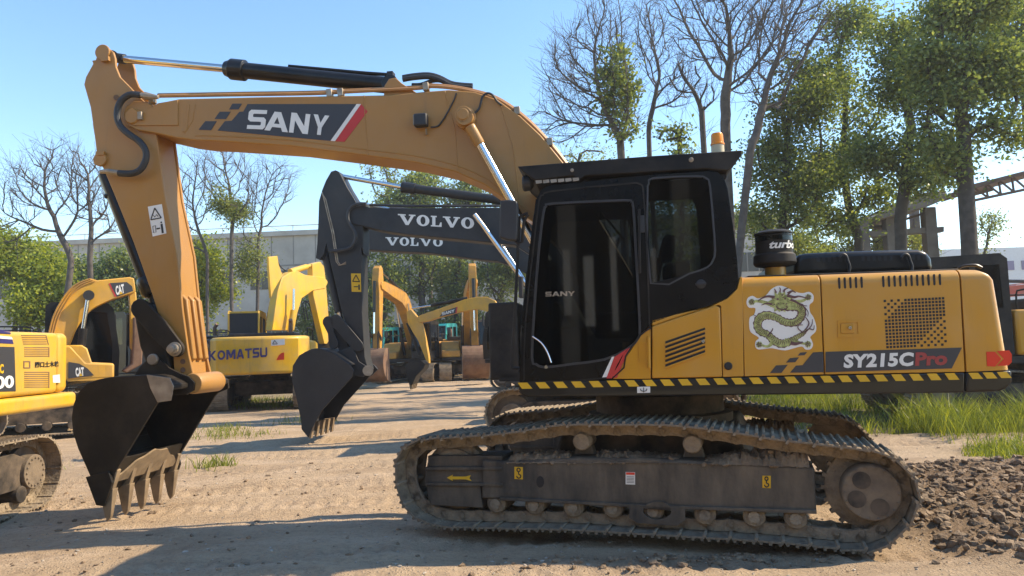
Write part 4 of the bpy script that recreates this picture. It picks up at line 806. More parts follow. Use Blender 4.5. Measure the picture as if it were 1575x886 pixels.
    g = MB(); mv = vs0-.18 if cab_side < 0 else vs1+.18; g.box(fr, u0+.02, u0+.08, mv-.1, mv+.1, z1_-.6, z1_-.25); g.tube([fr.W(u0+.1, mv, z1_-.6), fr.W(u0+.1, mv, z1_-.7), fr.W(u0+.15, cab_side*1.34, z1_-.7)], .015, 6); g.build('mirror', 'rubber', cb, bev=.02)
    if arm: arm(rt_)
    return rt_
def garm(fr, par, paint, ba=38, sa=-78, bk=0, foot=(-.35, 1.75), L=5.7, S=2.9, bm='rust', m2=None, bw=1.15, dark='black', cyl='black'):
    """boom, stick, bucket and cylinders in the plane v = 0; angles are measured from the forward (-u) direction"""
    rot = lambda p, a: (p[0]*math.cos(a)-p[1]*math.sin(a), p[0]*math.sin(a)+p[1]*math.cos(a))
    fu = lambda o, p, a: (o[0]-rot(p, a)[0], o[1]+rot(p, a)[1])
    a = R(ba); bo = [(-.12, 0), (0, .18), (.25, .62), (1.2, 1.15), (2.1, 1.48), (2.7, 1.45), (4.2, .85), (5.5, .26), (5.78, .1), (5.8, -.1), (5.65, -.2), (4.2, .28), (3.0, .72), (2.4, .75), (1.4, .5), (.3, -.05), (0, -.16)]
    k = L/5.7; bo = [(x*k, y*k) for x, y in bo]; T = fu(foot, (L, 0), a)
    b = MB().prism(fr, [fu(foot, p, a) for p in bo], -.22, .22).build('boom', paint, par, bev=.02)
    s_ = R(sa); st = [(-.85, .02), (-.7, .24), (-.1, .34), (.3, .25), (2.8, .12), (2.95, 0), (2.85, -.14), (.4, -.26), (-.2, -.3), (-.75, -.18)]; kk = S/2.9; st = [(x*kk, y*kk) for x, y in st]
    MB().prism(fr, [fu(T, p, s_) for p in st], -.16, .16).build('stick', m2 or paint, par, bev=.02)
    def rod(nm, p, q, r, frac, v=0, mcyl=cyl):
        P3, Q3 = fr.W(p[0], v, p[1]), fr.W(q[0], v, q[1]); d = Q3-P3; c = MB().cyl(P3, P3+d*frac, r, 12).build(nm, mcyl, par); MB().cyl(P3+d*frac, Q3, r*.55, 10).build('cylinder_rod', 'chrome', c)
    rod('arm_cylinder', fu(foot, (2.3*k, 1.62*k), a), fu(T, (-.75*kk, .1), s_), .09, .6)
    for v in (-.3, .3): rod('boom_cylinder', (foot[0]-.55, foot[1]-.4), fu(foot, (2.5*k, 1.0*k), a), .08, .55, v)
    rod('bucket_cylinder', fu(T, (-.1, .42), s_), fu(T, (2.2*kk, .42), s_), .07, .6)
    E = fu(T, (2.85*kk, 0), s_); c = R(bk)
    bp = [(0, .12), (-.05, .35), (.05, .62), (.35, .85), (.75, .88), (1.1, .7), (1.35, .35), (1.42, .05)]; pp = [np.array(fu(E, p, c)) for p in cr(bp, 3)]; cen = sum(pp)/len(pp); g = MB(); inn = [p+(cen-p)*.06 for p in pp]
    for i in range(len(pp)-1): g.prism(fr, [tuple(pp[i]), tuple(pp[i+1]), tuple(inn[i+1]), tuple(inn[i])], -bw/2+.03, bw/2-.03)
    for v in (-bw/2, bw/2-.03): g.prism(fr, [tuple(p) for p in pp], v, v+.03)
    bu = g.build('bucket', bm, par, bev=.01)
    for i in range(5):
        v = -bw/2+.06+(bw-.12)*i/4; g = MB(); g.prism(fr, [fu(E, p, c) for p in ((1.36, .1), (1.44, .1), (1.47, -.14), (1.43, -.15))], v-.045, v+.045); g.build('tooth', 'teeth', bu)
    g = MB()
    for v in (-.2, .17): g.prism(fr, [fu(T, (2.2*kk, .45), s_), fu(T, (2.1*kk, .38), s_), fu(T, (2.35*kk, -.02), s_), fu(T, (2.5*kk, .0), s_)], v, v+.03); g.prism(fr, [fu(T, (2.2*kk, .48), s_), fu(E, (.1, .5), c), fu(E, (0, .4), c), fu(T, (2.15*kk, .36), s_)], v, v+.03)
    g.build('bucket_link', dark, par)
    g = MB()
    for v in (-.14, -.07, .07, .14): g.tube([fr.W(*(lambda q: (q[0], v, q[1]))(fu(foot, (x*k, y*k+.03), a))) for x, y in cr([(.25, .62), (1.2, 1.17), (2.1, 1.5), (2.7, 1.47), (4.2, .87), (5.4, .32)], 3)], .02, 6)
    g.build('hydraulic_pipe', paint, b)
# --- first charcoal excavator (traced arm)
zv = Zm(440, 240, 3.692); zw = Zm(440, 380, 2.956)
FV = Fr(1.75, 13.7, 8)
def varm(par, fr=FV):
    bo = zv([(345, 330), (365, 305), (400, 285), (440, 280), (470, 290), (560, 296), (1210, 292)])+[(830, 325), (900, 365), (945, 420), (965, 480), (965, 505), (925, 520), (905, 480), (850, 415), (792, 377)]+zv([(1000, 475), (700, 447), (560, 427), (500, 415), (455, 402), (380, 385), (355, 365)])
    b = pprism('boom', 'volvo', par, fr, bo, -.22, .22, .012)
    glyphs(b, 'lettering', 'VOLVO', fr, -.221, *zv([(640, 389), (1068, 413), (640, 329)]), 'white', [1.1, .85, .75, 1.05, .85], .1)
    g = MB(); g.tube([fr.P(*p, -.15) for p in zv([(475, 278), (700, 286), (1215, 284)])], .02, 6); g.tube([fr.P(*p, .1) for p in zv([(475, 276), (700, 282), (1215, 280)])], .02, 6); g.build('hydraulic_pipe', 'rubber', b)
    g = MB(); g.tube([fr.P(*p, -.28) for p in cr(zv([(455, 272), (400, 275), (360, 300), (350, 345), (365, 390), (390, 430), (395, 470), (370, 515), (320, 535), (250, 540)]), 3)], .035, 8); g.build('hydraulic_hose', 'rubber', b)
    so = zv([(255, 88), (280, 80), (298, 88), (315, 115), (345, 175), (385, 240), (412, 290), (430, 330), (437, 400), (440, 560)])+[(556, 380), (557, 481), (561, 549), (566, 568), (556, 578), (545, 565), (541, 532), (526, 481), (504, 385)]+zv([(228, 500), (215, 560), (190, 590), (168, 580), (176, 500), (182, 380), (186, 255), (205, 190), (225, 140)])
    s_ = pprism('stick', 'volvo', par, fr, so, -.18, .18, .01)
    g = MB()
    for dx in (0, 10): g.tube([fr.P(*p, -.19) for p in zv([(205, 205+dx), (215+dx, 245), (262+dx, 440), (285+dx, 600), (300+dx, 620), (340, 612-dx)])], .011, 5)
    g.build('lubrication_pipe', 'steel', s_)
    st = card(s_, 'warning_sticker', zv([(369, 667), (424, 667), (427, 772), (373, 771)]), 'hazard', fr, -.181)
    g = MB(); tri(g, fr, zv([(397, 675), (378, 712), (418, 714)]), -.188, .009); g.tube([fr.P(*p, -.188) for p in zv([(385, 742), (408, 742)])], .009, 4); g.prism(fr, fr.poly(zv([(410, 730), (418, 730), (419, 760), (411, 760)]), -.188), -.19, -.187); g.build('warning_symbol', 'ink', st, ang=0)
    a, b2 = fr.P(*zv([(665, 178)])[0], 0), fr.P(*zv([(1225, 252)])[0], 0); c = MB().tube([a, b2], .088, 18).tube([a-(b2-a).normalized()*.02, a+(b2-a).normalized()*.25], .11, 18).build('arm_cylinder', 'volvo', par)
    MB().cyl(fr.P(*zv([(325, 117)])[0], 0), a, .045, 14).build('cylinder_rod', 'chrome', c)
    a, b2 = fr.P(500, 392, 0), fr.P(522, 480, 0); c = MB().tube([fr.P(498, 380, 0), b2], .085, 14).build('bucket_cylinder', 'volvo', par); MB().cyl(b2, fr.P(528, 505, 0), .05, 12).build('cylinder_rod', 'chrome', c)
    for v in (-.32, .32):
        a, b2 = fr.P(730, 330, v), fr.P(822, 455, v); c = MB().cyl(a, b2, .045, 14).build('boom_cylinder_rod', 'chrome', par); MB().cyl(b2, fr.P(868, 520, v), .08, 14).build('cylinder_barrel', 'volvo', c)
    g = MB()
    for v in (-.26, .22): link(g, zw([(225, 335)])[0], zw([(325, 450)])[0], .12, .11, v, v+.04, fr); link(g, zw([(190, 340)])[0], zw([(215, 440)])[0], .11, .1, v, v+.04, fr, mid=.06)
    link(g, zw([(215, 345)])[0], zw([(285, 520)])[0], .1, .1, -.16, .16, fr); g.build('bucket_link', 'volvo', par, bev=.01)
    W = .56; so = zw([(100, 866), (70, 828), (68, 790), (45, 680), (25, 600), (30, 540), (60, 492), (105, 468), (150, 460), (215, 482), (290, 535), (306, 558), (300, 590), (165, 740), (120, 820)])
    pr = zw([(110, 860), (72, 828), (68, 790), (45, 680), (25, 600), (30, 540), (60, 492), (105, 468), (150, 460), (215, 482), (290, 535)])
    g = MB(); q = fr.poly(so, -W); g.prism(fr, q, -W, -W+.03); g.prism(fr, q, W-.03, W); pp = [np.array(p) for p in cr(fr.poly(pr, -W), 2)]; cen = sum(pp)/len(pp); inn = [p+(cen-p)*.06 for p in pp]
    for i in range(len(pp)-1): g.prism(fr, [tuple(pp[i]), tuple(pp[i+1]), tuple(inn[i+1]), tuple(inn[i])], -W+.03, W-.03)
    bu = g.build('bucket', 'volvo', par, bev=.008)
    g = MB(); e = fr.poly(zw([(215, 482), (300, 450), (330, 520), (362, 540), (380, 560), (350, 590), (300, 585)]), -.26)
    for v in (-.26, .22): g.prism(fr, e, v, v+.04)
    g.build('bucket_ear', 'volvo', bu, bev=.006); MB().cyl(fr.P(566, 570, -.3), fr.P(566, 570, .3)+Vector((0, 0, 0)), .1, 18).build('bucket_pin', 'steel', bu)
    for i in range(5):
        v = -W+.06+(2*W-.12)*i/4; g = MB(); p = fr.poly(zw([(98, 800), (122, 800), (112, 870), (104, 872)]), -W); g.prism(fr, p, v-.045, v+.045); g.build('tooth', 'teeth', bu)
gexc(FV, 'nearer charcoal excavator with its dark bucket resting on the ground in mid yard', 'volvo', 'matblack', cab_u=(-1.45, -.1), arm=varm, chunky=True)
vr = [o for o in C.objects if o.name.startswith('excavator') and o.parent is None][-1]
MB().box(FV, -2.0, -1.5, -1.34, -.55, 1.05, 2.35).build('tool_box', 'matblack', vr, bev=.04, seg=3)
# --- second charcoal excavator behind it
FV2 = Fr(3.0, 17.6, 8)
def v2arm(par, fr=FV2):
    bo = [(512, 345), (540, 338), (570, 352), (660, 351), (770, 362), (830, 385), (880, 430), (915, 500), (905, 520), (880, 510), (850, 462), (815, 425), (792, 411), (765, 402), (735, 399), (657, 389), (592, 386), (563, 384), (530, 378)]
    b = pprism('boom', 'volvo', par, fr, bo, -.22, .22, .012); glyphs(b, 'lettering', 'VOLVO', fr, -.221, *zv([(568, 507), (890, 513), (568, 461)]), 'white', [1.1, .85, .75, 1.05, .85], .1)
    pprism('stick', 'volvo', par, fr, [(505, 300), (520, 298), (545, 340), (552, 400), (556, 500), (550, 570), (540, 575), (530, 500), (512, 400), (500, 340)], -.17, .17, .02)
    a, b2 = fr.P(600, 322, 0), fr.P(780, 340, 0); c = MB().cyl(a, b2, .08, 12).build('arm_cylinder', 'volvo', par); MB().cyl(fr.P(515, 305, 0), a, .04, 10).build('cylinder_rod', 'chrome', c)
    for v in (-.32, .32): c = MB().cyl(fr.P(772, 378, v), fr.P(806, 430, v), .045, 12).build('boom_cylinder_rod', 'chrome', par); MB().cyl(fr.P(806, 430, v), fr.P(850, 520, v), .08, 12).build('cylinder_barrel', 'volvo', c)
    g = MB(); g.prism(fr, fr.poly([(480, 560), (500, 548), (550, 575), (520, 600), (500, 640), (490, 640), (478, 600)], -.5), -.5, .5); bu = g.build('bucket', 'volvo', par, bev=.03)
gexc(FV2, 'charcoal excavator farther back whose lettered boom shows just under the nearer charcoal boom', 'volvo', 'matblack', cab_u=(-1.0, .3), arm=v2arm)
# --- left foreground yellow machine, seen along its side
FK = Fr(-7.08, 7.25, -91)
zk = Zm(0, 420, 4.923); zk2 = Zm(0, 400, 2.213)
K1 = root('excavator', FK, 'yellow excavator cut off by the left edge, with navy stripes and a louvred side', 'excavator')
for s in (-1, 1): bg_track(K1, FK, s*1.17, L=4.3, H=.86, out=s, chunky=True, wlift=-.13)
MB().box(FK, -.9, .9, -.9, .9, .3, .7).build('centre_frame', 'under', K1, bev=.03); MB().lathe(FK.W(0, 0, .6), (0, 0, 1), [(.65, 0), (.65, .1), (.6, .42)], 28).build('swing_ring', 'under', K1)
side = MB().box(FK, -.5, 2.2, -1.36, 1.36, 1.20, 1.95).build('side_panel', 'yellow', K1, bev=.05, seg=4)
cwk = MB(); pl = [(2.205, -1.36), (2.45, -1.33), (2.62, -1.1), (2.75, -.5), (2.75, .5), (2.62, 1.1), (2.45, 1.33), (2.205, 1.36)]; n = len(pl); cwk.add([FK.W(a, b, 1.20) for a, b in pl]+[FK.W(a, b, 1.95) for a, b in pl], [tuple(range(n)), tuple(range(2*n-1, n-1, -1))]+[(i, (i+1) % n, (i+1) % n+n, i+n) for i in range(n)]); cwk.build('counterweight', 'yellow', K1, bev=.07, seg=4)
MB().box(FK, -1.9, 2.6, -1.38, 1.38, 1.0, 1.19).build('skirt', 'yellow', K1, bev=.05, seg=3)
MB().box(FK, -1.9, -.52, .4, 1.36, 1.2, 1.9).build('tank', 'yellow', K1, bev=.05, seg=3)
hk_ = MB().box(FK, .6, 1.7, -.9, .9, 1.96, 2.2).build('engine_hood', 'volvo', K1, bev=.05, seg=3)
ck = MB().prism(FK, [(-1.9, 1.2), (-1.92, 1.8), (-1.75, 2.95), (-.6, 3.0), (-.55, 1.2)], -1.34, -.4).build('cab', 'matblack', K1, bev=.03); MB().prism(FK, [(-1.75, 1.5), (-1.62, 2.8), (-.7, 2.85), (-.68, 1.5)], -1.345, -1.338).build('window_pane', 'glassdark', ck, ang=0)
garm(FK, K1, 'yellow', ba=30, sa=-100, bk=20)
vk = -1.361
card(side, 'name_band', zk([(-60, 556), (108, 560), (118, 895), (-60, 900)]), 'grey', FK, vk)
for y0, y1, m in ((438, 446, 'blue'), (449, 461, 'blue'), (484, 502, 'white'), (504, 536, 'blue')): card(side, 'stripe', zk([(-60, y0-16), (72+(y0-438)*.32, y0), (80+(y0-438)*.32, y1), (-60, y1-8)]), m, FK, vk-.001)
text(side, 'lettering', 'LC', FK, vk-.006, *zk([(-22, 762), (26, 760), (-22, 690)]), 'hazard', .04)
text(side, 'lettering', 'PC200', FK, vk-.006, *zk([(-300, 905), (104, 868), (-300, 800)]), 'white', .035)
for y0, n, x0, x1 in ((470, 5, 160, 345), (562, 5, 184, 368), (748, 8, 184, 368)):
    g = MB()
    for k in range(n):
        y = y0+k*16; dx = (k*4 if y0 == 470 else 0); g.prism(FK, FK.poly(zk([(x0+dx, y), (x1+dx*.6, y), (x1+dx*.6, y+5.5), (x0+dx, y+6)]), vk), vk-.003, vk)
    g.prism(FK, FK.poly(zk([(x1-1, y0), (x1+5, y0), (x1+5+(20 if y0 == 470 else 0), y0+n*16-6), (x1-1+(20 if y0 == 470 else 0), y0+n*16-6)]), vk), vk-.003, vk); g.build('louvre_slot', 'rust', side, ang=0)
g = MB(); g.holed(lambda a, b, t: FK.W(a, t, b), FK.poly(zk([(176, 666), (228, 666), (228, 722), (176, 722)]), vk), [FK.poly(zk([(184, 674), (220, 674), (220, 714), (184, 714)]), vk)], vk-.004, vk); g.build('latch_surround', 'rust', side)
text(side, 'lettering', '関口土木株', FK, vk-.003, *zk([(266, 716), (446, 708), (266, 672)]), 'ink', .02)
card(side, 'paper_sticker', zk([(398, 775), (450, 768), (454, 830), (400, 830)]), 'white', FK, vk)
g = MB()
for i in range(4): g.prism(FK, FK.poly(zk([(470+i*0, 455), (474, 455), (478, 880), (474, 880)]), vk), vk-.001, vk)
# --- yellow excavator with curved boom at left (warm yellow)
FC_ = Fr(-11.2, 17.2, 150)
def carm(par, fr=FC_):
    bo = zk([(300, 600), (370, 445), (400, 330), (450, 230), (520, 130), (590, 75), (680, 40), (740, 55), (980, 30), (1015, 40), (1028, 140), (1010, 150), (850, 200), (740, 250), (680, 290), (620, 360), (570, 440), (530, 540), (480, 620)])
    b = pprism('boom', 'cat', par, fr, bo[:1]+cr(bo[1:6], 3)+bo[6:12]+cr(bo[12:], 3), .22, -.22, .02)
    v = .222
    def cd_(nm, pts, m, dv=0): return MB().prism(fr, fr.poly(pts, v+dv), v+dv, v+dv+.004).build(nm, m, b, ang=0)
    cd_('name_band', zk([(832, 76), (960, 68), (1000, 100), (1008, 135), (884, 180), (850, 120)]), 'grey'); cd_('red_stripe', zk([(822, 80), (834, 78), (884, 180), (868, 178)]), 'redvinyl')
    g = MB(); cu = bpy.data.curves.new('t', 'FONT'); cu.body = 'CAT'; cu.extrude = .1; cu.offset = .05; a_, b_, c_ = [fr.P(*p, v+.008) for p in zk([(880, 170), (944, 150), (872, 100)])]
    g.fromcurve(cu, lambda x, y, t: a_+(b_-a_)*x+(c_-a_)*y+fr.v*t, .003, 0, norm=True); g.build('lettering', 'white', b, ang=0)
    cd_('logo_triangle', zk([(902, 164), (914, 138), (930, 156)]), 'hazard', .014)
    g = MB()
    for d in (3, 20, 37): g.tube([fr.P(x+d/5, y+d/9, .235) for x, y in cr(zk([(370, 445), (400, 330), (450, 230), (520, 130), (590, 75), (680, 42)]), 3)], .02, 6)
    g.build('hydraulic_pipe', 'oldorange', b)
    MB().cyl(fr.P(*zk([(672, 168)])[0], .24), fr.P(*zk([(672, 168)])[0], .42), .12, 16).build('cylinder_pin', 'rubber', b)
    for q in (.33, -.33): c = MB().cyl(fr.P(*zk([(668, 175)])[0], q), fr.P(*zk([(630, 420)])[0], q), .05, 12).build('boom_cylinder_rod', 'chrome', par); MB().cyl(fr.P(*zk([(630, 420)])[0], q), fr.P(*zk([(615, 560)])[0], q), .09, 12).build('cylinder_barrel', 'matblack', c)
    pprism('stick', 'cat', par, fr, zk([(975, 150), (1030, 140), (1045, 330), (1040, 560), (1010, 600), (985, 560), (985, 300)]), .17, -.17, .02)
    pprism('bucket', 'rust', par, fr, zk([(1012, 330), (1070, 345), (1085, 500), (1075, 690), (960, 760), (930, 740), (1000, 690), (1010, 500)]), .5, -.5, .03)
CT = gexc(FC_, 'warm yellow excavator with arched boom and black logo panels, behind the large bucket', 'cat', 'black', cab_side=-1, arm=carm, cabm='black')
v = 1.36
def cdc(nm, pts, m, dv=0): return MB().prism(FC_, FC_.poly(pts, v+dv), v+dv, v+dv+.004).build(nm, m, CT, ang=0)
MB().prism(FC_, FC_.poly(zk([(500, 862), (505, 560), (530, 545), (620, 545), (660, 570), (700, 690), (800, 690), (828, 720), (832, 800), (700, 830)]), v-.01), v-.02, v-.3).build('side_panel', 'cat', CT, bev=.03, seg=3)
cdc('name_band', zk([(517, 672), (600, 686), (660, 720), (712, 775), (517, 800)]), 'grey'); a_, b_, c_ = [FC_.P(*p, v+.008) for p in zk([(575, 785), (638, 778), (570, 718)])]
cu = bpy.data.curves.new('t', 'FONT'); cu.body = 'CAT'; cu.extrude = .1; cu.offset = .05; MB().fromcurve(cu, lambda x, y, t: a_+(b_-a_)*x+(c_-a_)*y+FC_.v*t, .003, 0, norm=True).build('lettering', 'white', CT, ang=0); cdc('logo_triangle', zk([(600, 782), (610, 755), (624, 778)]), 'hazard', .014)
# --- yellow excavator seen from behind
zq = Zm(300, 380, 2.954); FQ = Fr(-7.75, 23.2, 106)
def qarm(par, fr=FQ):
    pprism('boom', 'yellow', par, fr, zq([(318, 380), (330, 300), (345, 200), (365, 140), (400, 118), (430, 108), (470, 128), (560, 140), (576, 160), (562, 190), (505, 200), (455, 235), (435, 300), (420, 380)]), -.14, .12, .02)
    g = MB()
    for dx in (0, 24, 48, 72): g.tube([fr.P(x+dx/3, y, -.165) for x, y in zq([(325, 335), (346, 220), (366, 150), (395, 118)])], .022, 6)
    g.build('hydraulic_pipe', 'oldorange', par); g = MB()
    for dx in (0, 12): g.tube([fr.P(*p, -.3) for p in cr(zq([(500+dx, 330), (490+dx, 260), (510+dx, 250), (535+dx, 300), (540+dx, 380)]), 4)], .022, 6)
    g.tube([fr.P(*p, -.2) for p in cr(zq([(372, 55), (385, 85), (410, 105), (425, 95)]), 4)], .022, 6); g.tube([fr.P(*p, -.2) for p in cr(zq([(455, 130), (500, 150), (560, 150)]), 4)], .02, 6)
    g.build('hydraulic_hose', 'rubber', par); text(par, 'lettering', 'PC200', fr, -.145, *zq([(474, 203), (524, 200), (474, 178)]), 'oldorange', .02)
    pprism('stick', 'yellow', par, fr, zq([(508, 78), (545, 68), (562, 90), (568, 140), (592, 430), (588, 445), (562, 440), (530, 300), (512, 220)]), -.12, .1, .02)
    MB().tube([fr.P(*p, 0) for p in zq([(432, 112), (505, 90)])], .1, 12).tube([fr.P(*p, 0) for p in zq([(505, 90), (530, 82)])], .06, 12).build('arm_cylinder', 'yellow', par)
    pprism('boom_link', 'yellow', par, fr, zq([(324, 45), (365, 41), (371, 80), (388, 130), (350, 195), (335, 235), (326, 100)]), .45, .53, .02)
    for v in (-.34, .34): c = MB().cyl(fr.P(*zq([(448, 190)])[0], v), fr.P(*zq([(446, 290)])[0], v), .05, 12).build('boom_cylinder_rod', 'chrome', par); MB().cyl(fr.P(*zq([(446, 288)])[0], v), fr.P(*zq([(432, 385)])[0], v), .09, 12).build('cylinder_barrel', 'yellow', c)
    pprism('bucket', 'matblack', par, fr, zq([(560, 430), (590, 440), (600, 500), (560, 560), (520, 500)]), -.3, .3, .03)
FQH = Fr(-7.56, 23.3, 80)
KQ = gexc(FQH, 'yellow excavator seen from behind, navy name across its counterweight', 'yellow', 'matblack', arm=qarm, cabm='yellow', winm='ink')
# lettering across the rear of the counterweight: place on the plane just behind it
FR_ = Fr((FQH.o+FQH.u*2.757).x, (FQH.o+FQH.u*2.757).y, 80-90)   # v axis = forward, u runs across the rear
def rearcard(nm, pts, m, dv=0.): return MB().prism(FR_, FR_.poly(pts, -.006-dv), -.01-dv, -.006-dv).build(nm, m, KQ, ang=0)
ra = FR_
glyphs(KQ, 'lettering', 'KoMATSU', FR_, -.008, (321, 555), (411, 549), (321, 540), 'blue', [1, 1.05, 1.2, 1, .9, .85, .95], .12)
st = rearcard('warning_sticker', zq([(346, 422), (407, 417), (408, 444), (346, 449)]), 'white'); g = MB(); tri(g, FR_, zq([(362, 424), (352, 441), (374, 440)]), -.014, .008); g.build('warning_symbol', 'ink', st)
rearcard('reflector', zq([(369, 514), (380, 492), (392, 482), (405, 478), (405, 512)]), 'reflect')
# --- generic ones farther back
def farm(**k): return lambda fr, **kw: None
def far(x, y, yaw, label, paint, dark='matblack', arm=None, **kw):
    fr = Fr(x, y, yaw); return gexc(fr, label, paint, dark, arm=(lambda p: garm(fr, p, **arm)) if arm else None, **kw)
GB = 'excavators parked at the far side of the yard'
far(-17.2, 33.5, 8, 'charcoal excavator far behind the yellow machine at the left edge', 'volvo', arm=dict(paint='volvo', ba=33, sa=-88, bk=-80, bm='volvo'), group=GB)
far(-12.6, 14.2, -60, 'dark grey excavator whose slotted hood shows above the yellow machine at the left edge', 'volvo', arm=None)
far(-10.9, 23.5, 12, 'dark excavator with black cab behind the warm yellow excavator', 'volvo', 'black', arm=dict(paint='volvo', ba=-6, sa=-70, bk=-60), group=GB)
far(-5.0, 38.2, -80, 'old orange excavator with raised boom and rusty bucket, left of the small lettered boom', 'oldorange', arm=dict(paint='oldorange', ba=29, sa=-86, bk=-92, bm='rust'), group=GB)
far(-4.3, 43, -70, 'teal excavator behind the small excavator with lettered boom', 'teal', arm=None, winm='glass', group=GB, cabm='teal')
far(-2.4, 38.5, -97, 'old orange excavator with rusty bucket beside the front excavator cab', 'oldorange', arm=dict(paint='oldorange', ba=29, sa=-86, bk=-92, bm='rust'), group=GB)
far(-8.0, 47, -60, 'teal excavator half hidden behind the charcoal stick', 'teal', arm=None, group=GB, cabm='teal')
# small excavator with lettered boom
zB = Zm(560, 400, 4.029); FB = Fr(.9, 28.8, 6)
def barm(par, fr=FB):
    b = pprism('boom', 'cat', par, fr, zB([(325, 360), (345, 342), (470, 300), (620, 245), (700, 228), (760, 228), (810, 250), (850, 310), (870, 400), (850, 420), (820, 370), (790, 335), (740, 312), (700, 305), (600, 320), (480, 352), (400, 378), (340, 388)]), -.18, .18, .015)
    card(b, 'name_band', zB([(466, 352), (490, 320), (572, 291), (566, 330)]), 'grey', fr, -.181); card(b, 'red_stripe', zB([(572, 291), (580, 290), (574, 328), (566, 330)]), 'redvinyl', fr, -.181)
    glyphs(b, 'lettering', 'SANY', fr, -.188, *zB([(482, 343), (560, 323), (482, 325)]), 'white')
    pprism('stick', 'cat', par, fr, zB([(262, 322), (290, 305), (310, 330), (355, 385), (378, 480), (400, 600), (402, 640), (385, 625), (335, 500), (300, 445), (270, 390)]), -.15, .15, .015)
    a = fr.P(*zB([(415, 282)])[0], 0); c = MB().cyl(a, fr.P(*zB([(640, 238)])[0], 0), .07, 12).build('arm_cylinder', 'matblack', par); MB().cyl(fr.P(*zB([(295, 300)])[0], 0), a, .035, 10).build('cylinder_rod', 'chrome', c)
    MB().cyl(fr.P(*zB([(270, 390)])[0], 0), fr.P(*zB([(345, 590)])[0], 0), .07, 10).build('bucket_cylinder', 'matblack', par)
    for v in (-.25, .25): MB().cyl(fr.P(*zB([(755, 330)])[0], v), fr.P(*zB([(805, 410)])[0], v), .045, 10).build('boom_cylinder_rod', 'chrome', par)
    bu = pprism('bucket', 'matblack', par, fr, zB([(255, 650), (280, 630), (350, 622), (378, 645), (368, 672), (320, 722), (298, 775), (280, 775), (258, 700)]), -.45, .45, .02)
    for i in range(4): MB().prism(fr, fr.poly(zB([(278, 770), (300, 770), (292, 802), (284, 802)]), -.45), -.42+i*.25, -.34+i*.25).build('tooth', 'teeth', bu)
gexc(FB, 'small orange excavator with short arched lettered boom', 'cat', 'black', arm=barm, tl=3.4)
# right hand machines
FR1 = Fr(9.35, 14.6, 6)
gexc(FR1, 'orange excavator with black cab behind the front excavator counterweight', 'orange', 'matblack', arm=lambda p: garm(FR1, p, 'orange', ba=-10, sa=-60, bk=0, foot=(-.35, 1.5), L=5.0, S=2.2), winm='glass')
FR2 = Fr(29, 37, 10)
gexc(FR2, 'red excavator far off at the right edge', 'red', 'matblack', arm=lambda p: garm(FR2, p, 'red', ba=18, sa=-60, bk=0))
# ================================================================== ground
def vnoise(x, y, seed=0):
    xi, yi = np.floor(x).astype(np.int64), np.floor(y).astype(np.int64); fx, fy = x-xi, y-yi; fx = fx*fx*(3-2*fx); fy = fy*fy*(3-2*fy)
    def h(a, b): n = (a*374761393+b*668265263+seed*974711) & 0x7fffffff; n = ((n ^ (n >> 13))*1274126177) & 0x7fffffff; return ((n ^ (n >> 16)) & 0xffff)/65535.
    return (h(xi, yi)*(1-fx)+h(xi+1, yi)*fx)*(1-fy)+(h(xi, yi+1)*(1-fx)+h(xi+1, yi+1)*fx)*fy
def fbm(x, y, o=5, seed=0):
    s = 0; a = .5
    for k in range(o): s = s+a*vnoise(x*2**k+k*17.3, y*2**k+k*9.1, seed+k); a *= .5
    return s
def sstep(a, b, x): t = np.clip((x-a)/(b-a), 0, 1); return t*t*(3-2*t)
def soil_mask(x, y):
    m1 = sstep(2.9, 3.5, x+(y-6)*.02+.5*(fbm(x*1.3, y*1.3, 3, 9)-.5))*sstep(4.9, 5.5, y+.6*(fbm(x*1.1, y*1.1, 3, 5)-.5))*(1-sstep(8.6, 9.6, y+.8*(fbm(x, y, 3, 7)-.5)))
    m2 = .8*np.exp(-((x-1.15)/.8)**2-((y-5.72)/.22)**2)
    return np.clip(m1+m2, 0, 1)
def gz(x, y):
    x = np.asarray(x, float); y = np.asarray(y, float)
    z = -.03*np.clip(-x-1.5, 0, 8)*(1-sstep(12, 20, y))
    z = z+(fbm(x*.5, y*.5, 4, 1)-.5)*.10+(fbm(x*3, y*3, 4, 2)-.5)*.05+np.clip(fbm(x*2.1, y*4.2, 3, 41)-.58, 0, 1)*.12
    s = soil_mask(x, y); z = z+s*(.03+.20*(fbm(x*1.6, y*1.6, 3, 11)-.3)+.16*np.abs(fbm(x*6, y*6, 4, 12)-.5))*np.where(x > 2.4, 1, .35)
    # tyre and track ruts running across the yard
    for (a, b, c, w_) in ((.05, 4.75, .04, .16), (.09, 6.5, .022, .16), (-.05, 5.6, .02, .14), (.04, 9.2, .045, .22), (.02, 10.8, .045, .22), (-.03, 12.6, .05, .28), (.06, 14.5, .05, .3), (-.08, 8.0, .02, .2)):
        d = (y-(b+a*x+.25*np.sin(x*.5+b))); z = z-c*np.exp(-(d/w_)**2)+c*.6*np.exp(-((np.abs(d)-w_*1.7)/(w_*.6))**2)+.018*np.exp(-(d/w_)**4)*np.sin(x*2*np.pi/.19+d*3)
    near = sstep(.0, .6, np.maximum(0, np.hypot((x-1.4)/2.6, (y-7.5)/2.0)-.75)); z = z-(1-near)*.035
    return z
def axis(lo, d0, d1, hi, st, gr_):
    a = list(np.arange(d0, d1, st)); s = st
    while a[-1] < hi: s *= gr_; a.append(a[-1]+s)
    s = st
    while a[0] > lo: s *= gr_; a.insert(0, a[0]-s)
    return np.array(a)
xs = axis(-420, -7.5, 8, 420, .055, 1.055); ys = axis(-8, 3.8, 10.5, 650, .055, 1.045)
X, Y = np.meshgrid(xs, ys); Zg = gz(X, Y)*(1-sstep(60, 120, np.hypot(X, Y)))
